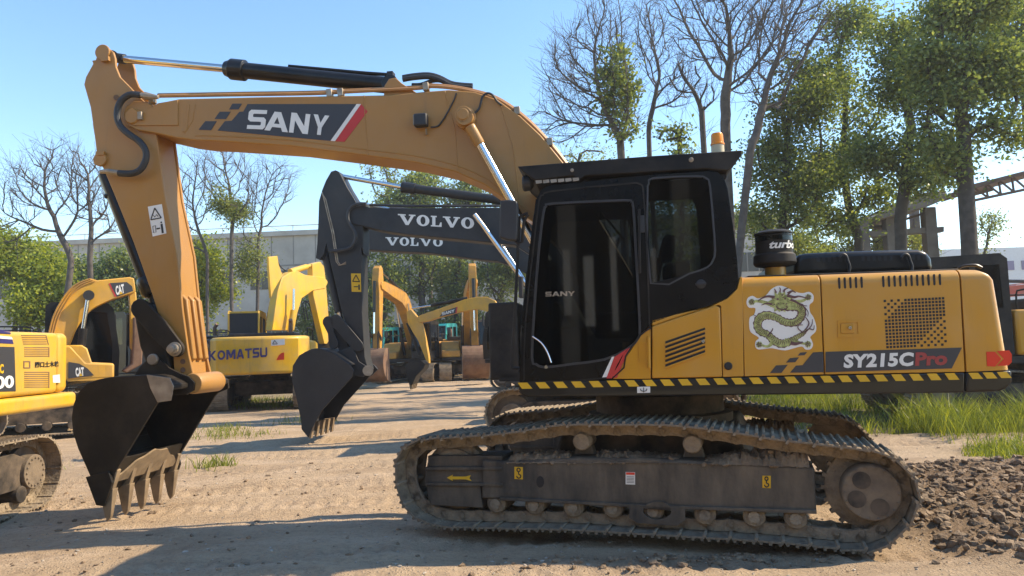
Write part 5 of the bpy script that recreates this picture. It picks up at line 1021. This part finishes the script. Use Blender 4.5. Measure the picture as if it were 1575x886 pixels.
nx, ny = len(xs), len(ys); me = bpy.data.meshes.new('ground'); co = np.stack([X, Y, Zg], -1).reshape(-1, 3)
idx = np.arange(nx*ny).reshape(ny, nx); q = np.stack([idx[:-1, :-1], idx[:-1, 1:], idx[1:, 1:], idx[1:, :-1]], -1).reshape(-1, 4)
me.vertices.add(nx*ny); me.vertices.foreach_set('co', co.ravel()); me.loops.add(q.size); me.loops.foreach_set('vertex_index', q.ravel()); me.polygons.add(len(q)); me.polygons.foreach_set('loop_start', np.arange(0, q.size, 4)); me.polygons.foreach_set('use_smooth', np.ones(len(q), bool)); me.update()
at_ = me.attributes.new('soil', 'FLOAT', 'POINT'); at_.data.foreach_set('value', soil_mask(X, Y).ravel())
def grass_mask(x, y):
    a = sstep(4.0, 6.0, x)*sstep(11.0, 12.5, y+1.5*(fbm(x*.7, y*.7, 3, 21)-.5)-.12*(x-5))*(1-sstep(26, 30, y))
    b = np.exp(-((x-7.3)/1.1)**2-((y-9.9)/.8)**2)*1.3
    c = .9*sstep(20, 24, y+3*(fbm(x*.3, y*.3, 3, 23)-.5))*(1-sstep(-7, -5, x))*sstep(-40, -30, x)*.7
    return np.clip(np.maximum(np.maximum(a, b), c), 0, 1)
ag = me.attributes.new('verge', 'FLOAT', 'POINT'); ag.data.foreach_set('value', grass_mask(X, Y).ravel())
def groundmat():
    m = bpy.data.materials.new('packed_dirt'); m.use_nodes = True; t = m.node_tree; N = t.nodes; L = t.links; b = N['Principled BSDF']; b.inputs['Roughness'].default_value = .95; b.inputs['Specular IOR Level'].default_value = .15
    co = N.new('ShaderNodeTexCoord').outputs['Object']
    def noise(s, d=8, r=.6, v=co): n = N.new('ShaderNodeTexNoise'); n.inputs['Scale'].default_value = s; n.inputs['Detail'].default_value = d; n.inputs['Roughness'].default_value = r; L.new(v, n.inputs['Vector']); return n.outputs[0]
    def rng(x, a, b_, c=0, d=1): n = N.new('ShaderNodeMapRange'); n.inputs[1].default_value = a; n.inputs[2].default_value = b_; n.inputs[3].default_value = c; n.inputs[4].default_value = d; L.new(x, n.inputs[0]); return n.outputs[0]
    def mix(f, a, b_):
        n = N.new('ShaderNodeMix'); n.data_type = 'RGBA'; L.new(f, n.inputs[0])
        for i, q in ((6, a), (7, b_)):
            if isinstance(q, tuple): n.inputs[i].default_value = (*q, 1)
            else: L.new(q, n.inputs[i])
        return n.outputs[2]
    mp = N.new('ShaderNodeMapping'); mp.inputs['Scale'].default_value = (.25, 1.3, 1); mp.inputs['Rotation'].default_value = (0, 0, R(-4)); L.new(co, mp.inputs[0])
    c = mix(rng(noise(.55), .35, .65), (.55, .41, .275), (.44, .32, .21))
    c = mix(rng(noise(1.6, 6, .6, mp.outputs[0]), .48, .68, 0, .75), c, (.60, .46, .33))
    c = mix(rng(noise(3.1, 9, .7, mp.outputs[0]), .52, .72, 0, .7), c, (.29, .205, .14))
    c = mix(rng(noise(9, 8, .75), .50, .66, 0, .5), c, (.30, .21, .14))
    c = mix(rng(noise(26, 6, .7), .5, .75, 0, .6), c, (.22, .17, .13))
    vo = N.new('ShaderNodeTexVoronoi'); vo.inputs['Scale'].default_value = 34; L.new(co, vo.inputs['Vector']); c = mix(rng(vo.outputs['Distance'], .12, .2, .55, 0), c, (.52, .45, .37))
    sa = N.new('ShaderNodeAttribute'); sa.attribute_name = 'soil'; sc_ = mix(rng(noise(7, 8, .7), .38, .62), (.13, .085, .052), (.30, .21, .135)); c = mix(sa.outputs['Fac'], c, sc_)
    ga = N.new('ShaderNodeAttribute'); ga.attribute_name = 'verge'; c = mix(rng(ga.outputs['Fac'], 0, 1, 0, .8), c, (.09, .085, .04))
    L.new(c, b.inputs['Base Color'])
    ad = N.new('ShaderNodeMath'); ad.operation = 'ADD'; L.new(noise(14, 10, .75), ad.inputs[0]); L.new(rng(vo.outputs['Distance'], 0, .35, .35, 0), ad.inputs[1])
    bp = N.new('ShaderNodeBump'); bp.inputs['Strength'].default_value = .9; bp.inputs['Distance'].default_value = .05; L.new(ad.outputs[0], bp.inputs['Height']); L.new(bp.outputs[0], b.inputs['Normal']); return m
me.materials.append(groundmat()); go = bpy.data.objects.new('ground', me); C.objects.link(go); go['kind'] = 'structure'
rnd = random.Random(11); nr_ = np.random.default_rng(5)
def scatter_rocks(name, n, fn, rmin, rmax, m, label, pw=3, flat=.6):
    g = MB(); k = 0
    while k < n:
        x, y = fn()
        r = rmin+(rmax-rmin)*rnd.random()**pw; rock(g, Vector((x, y, float(gz(x, y))+r*.15)), r, rnd, flat); k += 1
    o = g.build(name, m, None, ang=0); tag(o, label, 'stones' if 'gravel' in name else 'soil', kind='stuff'); return o
def wedge():
    y = 4.3+11*rnd.random()**1.6; return (rnd.uniform(-.72, .72)*y, y)
scatter_rocks('gravel', 5200, wedge, .003, .020, 'stone', 'small pale stones scattered over the packed dirt yard', 5) if 'stone' in M else None
def soilpt():
    while True:
        x, y = rnd.uniform(2.7, 7.5), rnd.uniform(4.8, 9.6)
        if rnd.random() < float(soil_mask(x, y)): return x, y
scatter_rocks('soil_clods', 13000, soilpt, .004, .062, 'mud', 'broken brown soil clods piled at the right behind the track', 7, .85)
def soilpt2(): return rnd.gauss(1.15, .65), rnd.gauss(5.72, .10)
scatter_rocks('loose_soil', 260, soilpt2, .006, .04, 'mud', 'loose crumbled soil in front of the near track', 2, .6)
# grass and weeds
def grass(name, pts, hmin, hmax, wd, label, mt='grass'):
    V, F = [], []
    for x, y in pts:
        z = float(gz(x, y))-.01; h = rnd.uniform(hmin, hmax); a = rnd.random()*6.28; h *= .55+.9*float(vnoise(np.array(x*1.3), np.array(y*1.3), 77)); l = rnd.uniform(.2, .95)*h; b = rnd.random()*6.28; dx, dy = math.cos(a)*wd, math.sin(a)*wd; ex, ey = math.cos(b)*l, math.sin(b)*l; k = len(V)
        V += [(x-dx, y-dy, z), (x+dx, y+dy, z), (x+ex*.4+dx*.7, y+ey*.4+dy*.7, z+h*.6), (x+ex*.4-dx*.7, y+ey*.4-dy*.7, z+h*.6), (x+ex, y+ey, z+h)]; F += [(k, k+1, k+2, k+3), (k+3, k+2, k+4)]
    mb = MB(); mb.v = V; mb.f = F; o = mb.build(name, mt, None, ang=0); return tag(o, label, 'grass', kind='stuff')
def gp_(n, x0, x1, y0, y1, thr=.25):
    out = []
    while len(out) < n:
        x, y = rnd.uniform(x0, x1), rnd.uniform(y0, y1); m = float(grass_mask(x, y)) if y > 8.6 else 0
        if m > thr and rnd.random() < m*(.05+.95*float(vnoise(np.array(x*2.2), np.array(y*2.2), 31))**2 ): out.append((x, y))
    return out
grass('grass', gp_(17000, 3.5, 16, 11, 22), .06, .36, .007, 'tall bright grass along the verge behind the counterweight')
grass('tall_weeds', [(rnd.uniform(6.4, 12.5), rnd.gauss(12.3, .5)) for k in range(7500)], .12, .62, .006, 'tall wispy weeds in front of the orange machine at the right')
grass('weeds', gp_(4200, 5.4, 9.5, 8.8, 11.2), .04, .22, .007, 'low green weeds between the soil heap and the verge')
grass('grass', gp_(7000, -22, -6.2, 19, 26, .2), .08, .30, .01, 'patchy grass at the foot of the far machines on the left')
tf = []
for cx_, cy_, sx, sy, n in ((-4.55, 11.4, .16, .12, 130), (-5.9, 15.6, .5, .25, 260), (-6.4, 16.6, .25, .2, 120), (-8.0, 12.2, .3, .15, 150), (-5.0, 17.6, .5, .2, 100)):
    tf += [(rnd.gauss(cx_, sx), rnd.gauss(cy_, sy)) for k in range(n)]
grass('weeds', tf, .04, .22, .007, 'small weed tufts growing out of the yard behind the big bucket')
# ================================================================== buildings
def wallbox(mb, a, b, z0, z1_, th):      # box whose front runs from a to b
    d = Vector((b[0]-a[0], b[1]-a[1], 0)); n_ = Vector((-d.y, d.x, 0)).normalized()*th; A, B = Vector((*a, 0)), Vector((*b, 0)); zz = lambda p, z: (p.x, p.y, z)
    mb.add([zz(A, z0), zz(B, z0), zz(B+n_, z0), zz(A+n_, z0), zz(A, z1_), zz(B, z1_), zz(B+n_, z1_), zz(A+n_, z1_)], [(0, 1, 5, 4), (1, 2, 6, 5), (2, 3, 7, 6), (3, 0, 4, 7), (4, 5, 6, 7), (3, 2, 1, 0)])
FW = Fr(-18, 61, 4); BL = root('factory_building', FW, 'long pale grey concrete building with window strips behind the trees at left', 'building')
H = 11.6
w1 = MB().box(FW, -30, 40, 0, 10, 0, H).build('wall', 'wall', BL, ang=0)
MB().box(FW, -30, 40, -.25, .0, H-.35, H+.05).build('parapet', 'wall', BL, ang=0)
g = MB()
for k in range(38): g.box(FW, -29.5+k*1.85, -29.5+k*1.85+.07, -.02, .0, 8.9, H-.36)
g.box(FW, -30, 40, -.03, 0, 8.75, 8.88); g.build('wall_groove', 'wallseam', w1, ang=0)
for k in range(14):
    u = -28+k*4.9
    for z in (2.2, 6.9):
        w_ = MB().box(FW, u, u+3.6, -.04, .02, z, z+1.5).build('window', 'dark', w1, ang=0); g = MB()
        for j in range(5): g.box(FW, u+j*.88-.0, u+j*.88+.08, -.08, -.042, z, z+1.5)
        g.build('window_frame', 'wallseam', w_, ang=0)
g = MB()
for k in range(12): g.cyl(FW.W(-30+k*6, .3, H), FW.W(-30+k*6, .3, H+.6), .03, 6)
g.tube([FW.W(-30, .3, H+.55), FW.W(40, .3, H+.55)], .03, 6); g.build('roof_rail', 'steel', BL)
# concrete ruin at right
FG = Fr(16, 30, 6); RU = root('concrete_ruin', FG, 'weathered concrete frame with a broken roof slab behind the trees at right', 'ruin')
zt = Zm(1130, 0, 2.11)
def col(x0, x1, y0, th=.5, base=.0, m='ruin', v=0, par=RU, nm='column'):
    u0 = FG.px(x0, 400, v)[0]; u1 = FG.px(x1, 400, v)[0]; w_ = FG.px((x0+x1)/2, y0, v)[1]; return MB().box(FG, u0, u1, v, v+th, base, w_).build(nm, m, par, bev=.03)
for x0, x1, y0 in ((1327, 1341, 333), (1367, 1388, 330), (1428, 1446, 318)): col(x0, x1, y0)
for x0, x1, y0 in ((1350, 1362, 335), (1410, 1420, 322)): col(x0, x1, y0, v=4)
pprism('roof_slab', 'ruin', RU, FG, zt([(470, 695), (500, 675), (620, 632), (690, 625), (688, 645), (640, 665), (560, 690), (480, 710)]), -.6, 4.5, .03)
pprism('roof_slab', 'rustbeam', RU, FG, zt([(500, 668), (560, 640), (620, 624), (685, 618), (690, 624), (620, 633), (520, 668)]), -.4, 4.0, .03)
pprism('beam', 'ruin', RU, FG, zt([(400, 752), (680, 735), (680, 752), (400, 772)]), .05, .4, .02); pprism('beam', 'ruin', RU, FG, zt([(390, 732), (500, 728), (500, 738), (390, 742)]), .6, 1.0, .02)
pprism('beam', 'rustbeam', RU, FG, zt([(540, 712), (625, 685), (625, 692), (540, 720)]), .3, .5, .02)
GT = root('gantry', FG, 'rusty steel truss resting on a tall grey column at the right edge', 'gantry'); col(1490, 1507, 305, par=GT, v=-1)
a0 = zt([(770, 605), (1200, 495), (780, 650), (1200, 560)]); g = MB()
top = [FG.P(*(a0[0][0]+(a0[1][0]-a0[0][0])*k/10, a0[0][1]+(a0[1][1]-a0[0][1])*k/10), -1) for k in range(11)]; bot = [FG.P(*(a0[2][0]+(a0[3][0]-a0[2][0])*k/10, a0[2][1]+(a0[3][1]-a0[2][1])*k/10), -1) for k in range(11)]
for k in range(10): g.bar(top[k], top[k+1], .1, .12); g.bar(bot[k], bot[k+1], .08, .1); g.bar(top[k], bot[k+1], .06, .06); g.bar(top[k+1], bot[k+1], .06, .06)
g.build('truss', 'rustbeam', GT); pprism('roof_sheet', 'rustbeam', GT, FG, zt([(770, 598), (850, 578), (1200, 488), (1200, 494), (850, 590), (780, 612)]), -1.3, 1.5, .01)
pprism('roof_sheet', 'ruin', GT, FG, zt([(768, 600), (838, 585), (842, 618), (775, 636)]), 1.5, 1.7, .01)
FD = Fr(95, 130, 0); DB = root('distant_building', FD, 'distant low white and blue building beyond the right edge trees', 'building'); MB().box(FD, -22, 30, 0, 20, 0, 16.2).build('wall', 'pale', DB, ang=0)
g = MB(); [g.box(FD, -21+k*3, -19.4+k*3, -.2, 0, z, z+1.6) for k in range(15) for z in (8, 12.2)]; g.build('window', 'blue', DB, ang=0)
# ================================================================== trees
def colonize(base, trunk_top, ells, N, D, seed, kill=1.35, infl=9., lean=0.):
    rg = np.random.default_rng(seed); A = []
    vol = [e[3]*e[4]*e[5] for e in ells]; tot = sum(vol)
    for e, vv in zip(ells, vol):
        k = max(8, int(N*vv/tot)); p = rg.normal(size=(k, 3)); p /= np.linalg.norm(p, axis=1)[:, None]; p *= (rg.random(k)**.45)[:, None]; A.append(np.array(e[:3])+p*np.array(e[3:6]))
    A = np.concatenate(A); nodes = []; par = []; L = np.linalg.norm(np.array(trunk_top)-np.array(base)); n0 = max(2, int(L/D)); wob = rg.normal(size=3)*.12
    for i in range(n0+1):
        t = i/n0; p = np.array(base)*(1-t)+np.array(trunk_top)*t+np.array([wob[0]*math.sin(t*5), wob[1]*math.sin(t*4), 0])*t; nodes.append(p); par.append(i-1)
    nodes = nodes; dist = np.full(len(A), 1e9); near = np.zeros(len(A), int); start = 0; alive = np.ones(len(A), bool)
    for it in range(140):
        for j in range(start, len(nodes)):
            d = np.linalg.norm(A-nodes[j], axis=1); b = d < dist; dist[b] = d[b]; near[b] = j
        start = len(nodes); alive &= dist > kill*D
        act = alive & (dist < infl*D if it > 12 else alive)
        if not act.any(): break
        grow = {}
        for i in np.nonzero(act)[0]: grow.setdefault(near[i], []).append(i)
        cnt = 0
        for j, ii in grow.items():
            v = (A[ii]-nodes[j]); v = (v/np.linalg.norm(v, axis=1)[:, None]).sum(0); v = v/(np.linalg.norm(v)+1e-9)
            if par[j] >= 0: dd = nodes[j]-nodes[par[j]]; v = v+.55*dd/(np.linalg.norm(dd)+1e-9)
            v = v+rg.normal(size=3)*.14+np.array([0, 0, .10]); v /= np.linalg.norm(v)+1e-9; q = nodes[j]+v*D
            if len(nodes) > 6000: break
            nodes.append(q); par.append(j); cnt += 1
        if cnt == 0: break
    return np.array(nodes), par
def tree(px, Y, ells, label, seed, leaf=0, lm='leaf', lsz=.115, trunk_r=.16, ttop=None, N=420, D=None, bare_z=None, group=None, name='tree', bm_='bark', twig=.010, lell=None, base_px=None, dep=.75, lspread=.32, tilt=0):
    """px: trunk foot column; ells: crown lobes (cx, cy, rx, ry) read off at depth Y"""
    gx = at(px, 560, Y); base = (gx.x, Y, float(gz(gx.x, Y))-.1); E = []; sc_ = Y/FOC
    for cx_, cy_, rx, ry in ells: c = at(cx_, cy_, Y); E.append((c.x, Y+tilt, c.z, rx*sc_, max(rx, ry*.7)*sc_*dep, ry*sc_))
    lowz = min(e[2]-e[5] for e in E); tt = at(*ttop, Y) if ttop else Vector((gx.x, Y, max(1.2, lowz*.9)))
    span = max(e[2]+e[5] for e in E)-lowz; D = D or span/22
    nodes, par = colonize(base, (tt.x, tt.y, tt.z), E, N, D, seed)
    n = len(nodes); ch = [[] for _ in range(n)]; w_ = np.zeros(n)
    for i in range(n):
        if par[i] >= 0: ch[par[i]].append(i)
    for i in range(n-1, -1, -1): w_[i] = 1. if not ch[i] else sum(w_[c]**1. for c in ch[i])
    rad = twig+(trunk_r-twig)*(w_/w_[0])**(.6 if bm_ == 'barkdead' else .5)
    root_ = bpy.data.objects.new(name, None); C.objects.link(root_); root_.location = base; ROOT[root_.name] = Matrix.Translation(base).inverted(); tag(root_, label, 'tree', group)
    def chains():                       # split the skeleton into unbranched runs
        st = [(0, None)]
        while st:
            s, p = st.pop(); run = ([p] if p is not None else [])+[s]
            while ch[run[-1]]:
                c = sorted(ch[run[-1]], key=lambda k: -w_[k]); nxt = c[0]
                for o in c[1:]: st.append((o, run[-1]))
                run.append(nxt)
            yield run
    g, g2 = MB(), MB()
    for run in chains():
        if len(run) < 2: continue
        rr = [rad[i] for i in run]
        if run[0] != 0: rr[0] = rr[1]
        big = run[0] == 0
        (g if big else g2).tube([Vector(nodes[i]) for i in run], rr, 8 if rr[0] > .08 else 4, cap=False)
    if True:   # fine twigs
        rg = np.random.default_rng(seed+50); V = []
        for i in range(n):
            if (w_[i] <= 9 and i > 3 and bm_ == 'barkdead') or (w_[i] <= 3 and i > 3):
                for _ in range(3 if bm_ == 'barkdead' else 1):
                    d = nodes[i]-nodes[par[i]]; d = d/np.linalg.norm(d)+rg.normal(size=3)*.55+np.array([0, 0, .35]); d /= np.linalg.norm(d); l = (.33 if D < .6 else D)*rg.uniform(1.0, 3.2); p1 = nodes[i]+d*l*.5; p2 = p1+(d+rg.normal(size=3)*.3)*l*.5
                    g2.tube([Vector(nodes[i]), Vector(p1), Vector(p2)], [twig*.8, twig*.6, twig*.4], 3, cap=False)
                    if rg.random() < .6: p3 = p1+(d+rg.normal(size=3)*.7)*l*.45; g2.tube([Vector(p1), Vector(p3)], [twig*.6, twig*.35], 3, cap=False)
    tr = g.build('trunk', bm_, root_, ang=60); g2.build('branches', bm_, root_, ang=60)
    if leaf:
        rg = np.random.default_rng(seed+9); ti = np.array([i for i in range(n) if w_[i] <= 9 and i > 3])
        if lell is not None:
            keep = np.zeros(len(ti), bool)
            for cx_, cy_, rx, ry in lell:
                c = at(cx_, cy_, Y); keep |= ((nodes[ti][:, 0]-c.x)/(rx*sc_))**2+((nodes[ti][:, 2]-c.z)/(ry*sc_))**2 < 1
            ti = ti[keep] if keep.any() else ti[:1]
        dens = rg.random(len(ti))**2.5+.02; dens /= dens.sum()
        k = rg.choice(ti, size=leaf, p=dens); nc = len(ti)
        P_ = nodes[k]+rg.normal(size=(leaf, 3))*lspread*np.array([1, 1, .7])
        nrm = rg.normal(size=(leaf, 3))+np.array([0, 0, .8]); nrm /= np.linalg.norm(nrm, axis=1)[:, None]; t1 = np.cross(nrm, rg.normal(size=(leaf, 3))); t1 /= np.linalg.norm(t1, axis=1)[:, None]; t2 = np.cross(nrm, t1)
        s = (lsz*rg.uniform(.6, 1.3, leaf))[:, None]; vs = np.stack([P_-t1*s*.5, P_+t2*s*.32, P_+t1*s*.5, P_-t2*s*.32], 1).reshape(-1, 3)-np.array(base)
        me = bpy.data.meshes.new('crown'); me.vertices.add(len(vs)); me.vertices.foreach_set('co', vs.ravel()); me.loops.add(len(vs)); me.loops.foreach_set('vertex_index', np.arange(len(vs))); me.polygons.add(leaf); me.polygons.foreach_set('loop_start', np.arange(0, len(vs), 4)); me.update(); me.materials.append(M[lm])
        cr_ = bpy.data.objects.new('crown', me); C.objects.link(cr_); cr_.parent = root_
    return root_
GT_ = 'leafy trees on the right'; GBARE = 'bare trees'
# right side, bare
tree(975, 24, [(895, 130, 62, 95), (930, 50, 45, 60), (860, 190, 40, 45), (955, 150, 30, 90)], 'bare tree with leaves round its lower trunk, just left of the cab roof', 3, leaf=2600, lell=[(965, 215, 42, 26), (950, 130, 26, 60)], trunk_r=0.124, ttop=(950, 215), N=2340, D=0.26, bm_='barkdead', lspread=.22, lsz=.15)
tree(1008, 26, [(1000, 60, 28, 70), (1012, 120, 22, 60), (1040, 130, 30, 50)], 'slender bare tree between two wider bare trees above the cab roof', 5, trunk_r=0.087, ttop=(1003, 200), N=1092, D=0.26, bm_='barkdead')
tree(1055, 27, [(1040, 210, 26, 24)], 'small round bush tree peeping over the cab roof', 6, leaf=2600, trunk_r=0.090, ttop=(1042, 240), N=120, D=.3, lspread=.25, lsz=.15)
tree(1093, 25, [(1085, 150, 20, 40), (1050, 120, 25, 40)], 'broken bare trunk left of the amber beacon', 17, trunk_r=0.099, ttop=(1084, 170), N=182, D=0.26, bm_='barkdead')
tree(1128, 22, [(1085, 40, 55, 75), (1130, 70, 45, 90), (1185, 40, 50, 80), (1060, 10, 40, 40)], 'tall bare tree right behind the amber beacon', 8, trunk_r=0.149, ttop=(1118, 190), N=2600, D=0.26, bm_='barkdead')
tree(1118, 20, [(1200, 60, 45, 80), (1240, 30, 50, 60), (1180, 130, 40, 60)], 'leaning bare tree in front of the leafy trees', 9, trunk_r=0.112, ttop=(1150, 235), N=1352, D=0.26, bm_='barkdead')
# right side, leafy
tree(1215, 23, [(1215, 170, 45, 40), (1180, 250, 35, 40), (1245, 120, 35, 35), (1225, 310, 50, 40), (1200, 350, 40, 30), (1260, 230, 30, 35)], 'leafy tree rising right beside the cab rear', 21, leaf=17825, trunk_r=.13, ttop=(1205, 395), N=620, D=.42, lspread=0.39)
tree(1310, 24, [(1275, 110, 40, 45), (1325, 190, 45, 45), (1280, 270, 50, 45), (1300, 45, 40, 35), (1340, 300, 40, 35), (1290, 340, 40, 30)], 'leafy tree with forked trunk above the engine hood', 22, leaf=20150, trunk_r=.15, ttop=(1320, 390), N=700, D=.42, lspread=0.39)
tree(1400, 21, [(1385, 130, 45, 50), (1420, 220, 45, 40), (1350, 240, 35, 40), (1375, 60, 40, 35), (1400, 285, 50, 25)], 'leafy tree in front of the broken concrete roof', 23, leaf=17050, trunk_r=.16, ttop=(1375, 340), N=620, D=.4, lspread=0.36)
tree(1489, 18, [(1450, 70, 50, 45), (1530, 110, 45, 55), (1440, 180, 45, 40), (1500, 15, 70, 30), (1480, 130, 50, 45), (1545, 200, 35, 30), (1448, 255, 32, 32)], 'tall leafy tree with the thickest dark trunk at the right', 24, leaf=23250, trunk_r=.19, ttop=(1487, 240), N=760, D=.36, lspread=0.33)
tree(1590, 22, [(1560, 90, 45, 60), (1575, 30, 60, 40), (1600, 150, 40, 50)], 'leafy tree cut off by the right edge', 25, leaf=10850, trunk_r=.15, ttop=(1590, 260), N=420, D=.42, lspread=0.39)
tree(1525, 34, [(1523, 350, 20, 22)], 'small pale leafy tree beneath the steel truss', 26, leaf=2325, lm='leafpale', trunk_r=.06, N=120, D=.25)
tree(1175, 30, [(1165, 340, 30, 40), (1230, 390, 50, 30)], 'low pale green tree behind the air intake', 27, leaf=8525, lm='leafpale', trunk_r=.1, N=250, D=.4)
tree(1300, 32, [(1300, 380, 70, 30), (1380, 385, 60, 30), (1240, 330, 40, 40)], 'low pale green tree behind the engine hood', 28, leaf=10075, lm='leafpale', trunk_r=.1, N=250, D=.4)
# left, bare
tree(102, 27, [(45, 300, 45, 55), (85, 270, 38, 50), (20, 350, 25, 40), (118, 300, 25, 60)], 'widely branched bare tree at the far left', 31, trunk_r=0.105, ttop=(101, 400), N=1612, D=0.29, bm_='barkdead')
tree(140, 27, [(140, 300, 32, 55), (165, 330, 25, 45), (125, 260, 25, 35)], 'bare tree left of the upright stick', 32, trunk_r=0.093, ttop=(137, 400), N=1196, D=0.29, bm_='barkdead')
tree(322, 34, [(300, 300, 35, 60), (280, 350, 25, 50)], 'thin bare tree right behind the upright stick', 33, trunk_r=0.074, ttop=(318, 400), N=780, D=0.34, bm_='barkdead')
tree(358, 34, [(345, 268, 42, 42), (365, 310, 30, 40)], 'bare topped tree with a column of pale leaves on its trunk', 34, leaf=3800, lell=[(352, 340, 14, 45), (372, 400, 28, 50)], lm='leafpale', trunk_r=0.087, ttop=(356, 360), N=1092, D=0.32, bm_='barkdead')
tree(392, 35, [(415, 290, 42, 45), (395, 340, 25, 40), (385, 400, 22, 40)], 'bare rounded tree above the yellow excavator seen from behind', 35, leaf=2600, lell=[(388, 400, 26, 45)], lm='leafpale', trunk_r=0.081, ttop=(398, 370), N=1092, D=0.32, bm_='barkdead')
# left, leafy
tree(20, 34, [(15, 400, 45, 42), (60, 420, 28, 45), (-20, 380, 30, 40)], 'bright green bushy tree at the left edge', 41, leaf=17000, lm='leafbright', trunk_r=0.112, N=300, D=.45, lspread=.45, lsz=.17)
tree(72, 33, [(72, 440, 25, 40), (60, 470, 45, 30)], 'bright green bush beside the widely branched bare tree', 42, leaf=9000, lm='leafbright', trunk_r=0.075, N=160, D=.4, lspread=.4, lsz=.17)
tree(310, 36, [(305, 400, 32, 45), (325, 440, 30, 35)], 'green tree between the upright stick and the yellow excavator cab', 43, leaf=9000, lm='leafbright', trunk_r=0.112, N=220, D=.45, lspread=.4, lsz=.16)
tree(170, 42, [(190, 410, 40, 30), (150, 440, 50, 35), (110, 430, 30, 35)], 'dark green trees in front of the grey building at left', 44, leaf=13000, trunk_r=0.112, N=260, D=.5, lspread=.5, lsz=.19)
tree(240, 44, [(250, 470, 60, 45), (200, 480, 40, 40)], 'dark bush low behind the bucket linkage', 45, leaf=9000, trunk_r=0.090, N=200, D=.5, lspread=.5, lsz=.19)
# centre
tree(602, 46, [(590, 430, 30, 60), (600, 350, 35, 60), (575, 500, 35, 50)], 'leafy tree right of the charcoal stick', 51, leaf=13000, trunk_r=0.240, N=320, D=.5, lspread=.5, lsz=.19)
tree(655, 47, [(650, 430, 35, 50), (640, 300, 40, 35), (660, 500, 35, 40)], 'leafy tree with open crown behind the charcoal boom', 52, leaf=12000, trunk_r=0.255, N=420, D=.5, lspread=.45, lsz=.19)
tree(700, 48, [(705, 440, 35, 50), (720, 300, 35, 30), (690, 510, 35, 30)], 'leafy tree in the middle of the row behind the charcoal booms', 53, leaf=12000, trunk_r=0.225, N=420, D=.5, lspread=.45, lsz=.19)
tree(760, 47, [(770, 440, 35, 60), (800, 380, 40, 60), (745, 510, 30, 40)], 'leafy tree next to the front excavator cab', 54, leaf=12000, trunk_r=0.225, N=320, D=.5, lspread=.5, lsz=.19)
for k, (x, y) in enumerate(((590, 285), (665, 280), (735, 285))): tree(x, 49+k, [(x, y-5, 32, 38), (x+20, y+30, 25, 30)], ('leftmost', 'middle', 'rightmost')[k]+' of three thin half bare trees above the charcoal boom', 60+k, leaf=900, lm='leafpale', trunk_r=.14, N=260, D=.5, bm_='barkdead', group='half bare trees above the charcoal boom', lsz=.2)
tree(520, 50, [(500, 470, 40, 60), (540, 490, 50, 50), (460, 500, 30, 50)], 'dark leafy tree behind the charcoal stick and bucket', 55, leaf=11000, trunk_r=0.150, N=260, D=.5, lspread=.5, lsz=.19)
tree(920, 44, [(900, 300, 60, 60), (980, 320, 60, 60), (860, 400, 50, 70), (1060, 330, 60, 70)], 'leafy tree hidden mostly by the cab', 56, leaf=9000, lm='leafpale', trunk_r=0.150, N=300, D=.6, lspread=.55, lsz=.2)
tree(900, 36, [(885, 243, 32, 12), (915, 238, 20, 8)], 'pale tree top over the boom bend', 57, leaf=800, lm='leafpale', trunk_r=0.075, N=100, D=.4)

# warehouse added behind the camera, out of view, to shape the cab glass reflection
FH = Fr(-2, -12, 24); WH = root('unseen_warehouse', FH, 'added warehouse across the yard, reflected in the cab glass', 'building')
h = MB().box(FH, -30, 34, -8, 0, 0, 7.5).build('wall', 'matblack', WH, ang=0); g = MB()
for k in range(16): g.box(FH, -29+k*4, -28.4+k*4, .002, .25, 0, 7.3)
g.build('buttress', 'concrete', h, ang=0)
for k in range(4): MB().box(FH, -27+k*16, -24+k*16, .002, .05, 0, 4.5).build('door', 'matblack', h, ang=0)

rr_ = random.Random(2)
for k in range(34):
    x = -20+k*1.1+rr_.uniform(-.5, .5); w_ = rr_.uniform(.12, .5); MB().box(FH, x, x+w_, .26, .34, rr_.uniform(1.4, 2.6), rr_.uniform(3.4, 5.2)).build('reflection_strip', 'white', WH, ang=0)  # pale strips put here to make streaks in the reflection
def yard(): y = 4.5+9*rnd.random()**1.3; return rnd.uniform(-.7, .7)*y, y
scatter_rocks('loose_clods', 3200, yard, .004, .036, 'mud', 'crumbs of dry brown soil strewn over the yard', 8, .6)

# the warm dusty air over the yard
hm = bpy.data.materials.new('dusty_air'); hm.use_nodes = True; t = hm.node_tree; t.nodes.remove(t.nodes['Principled BSDF']); pv = t.nodes.new('ShaderNodeVolumePrincipled'); pv.inputs['Color'].default_value = (.93, .95, 1, 1); pv.inputs['Density'].default_value = HAZE; pv.inputs['Anisotropy'].default_value = .3; t.links.new(pv.outputs[0], t.nodes['Material Output'].inputs['Volume'])
hz = MB().box(Fr(0, 0, 0), -430, 430, -40, 660, -1.5, 22).build('haze', hm, None, ang=0); hz['kind'] = 'stuff'; tag(hz, 'thin dusty haze in the air over the yard', 'haze')
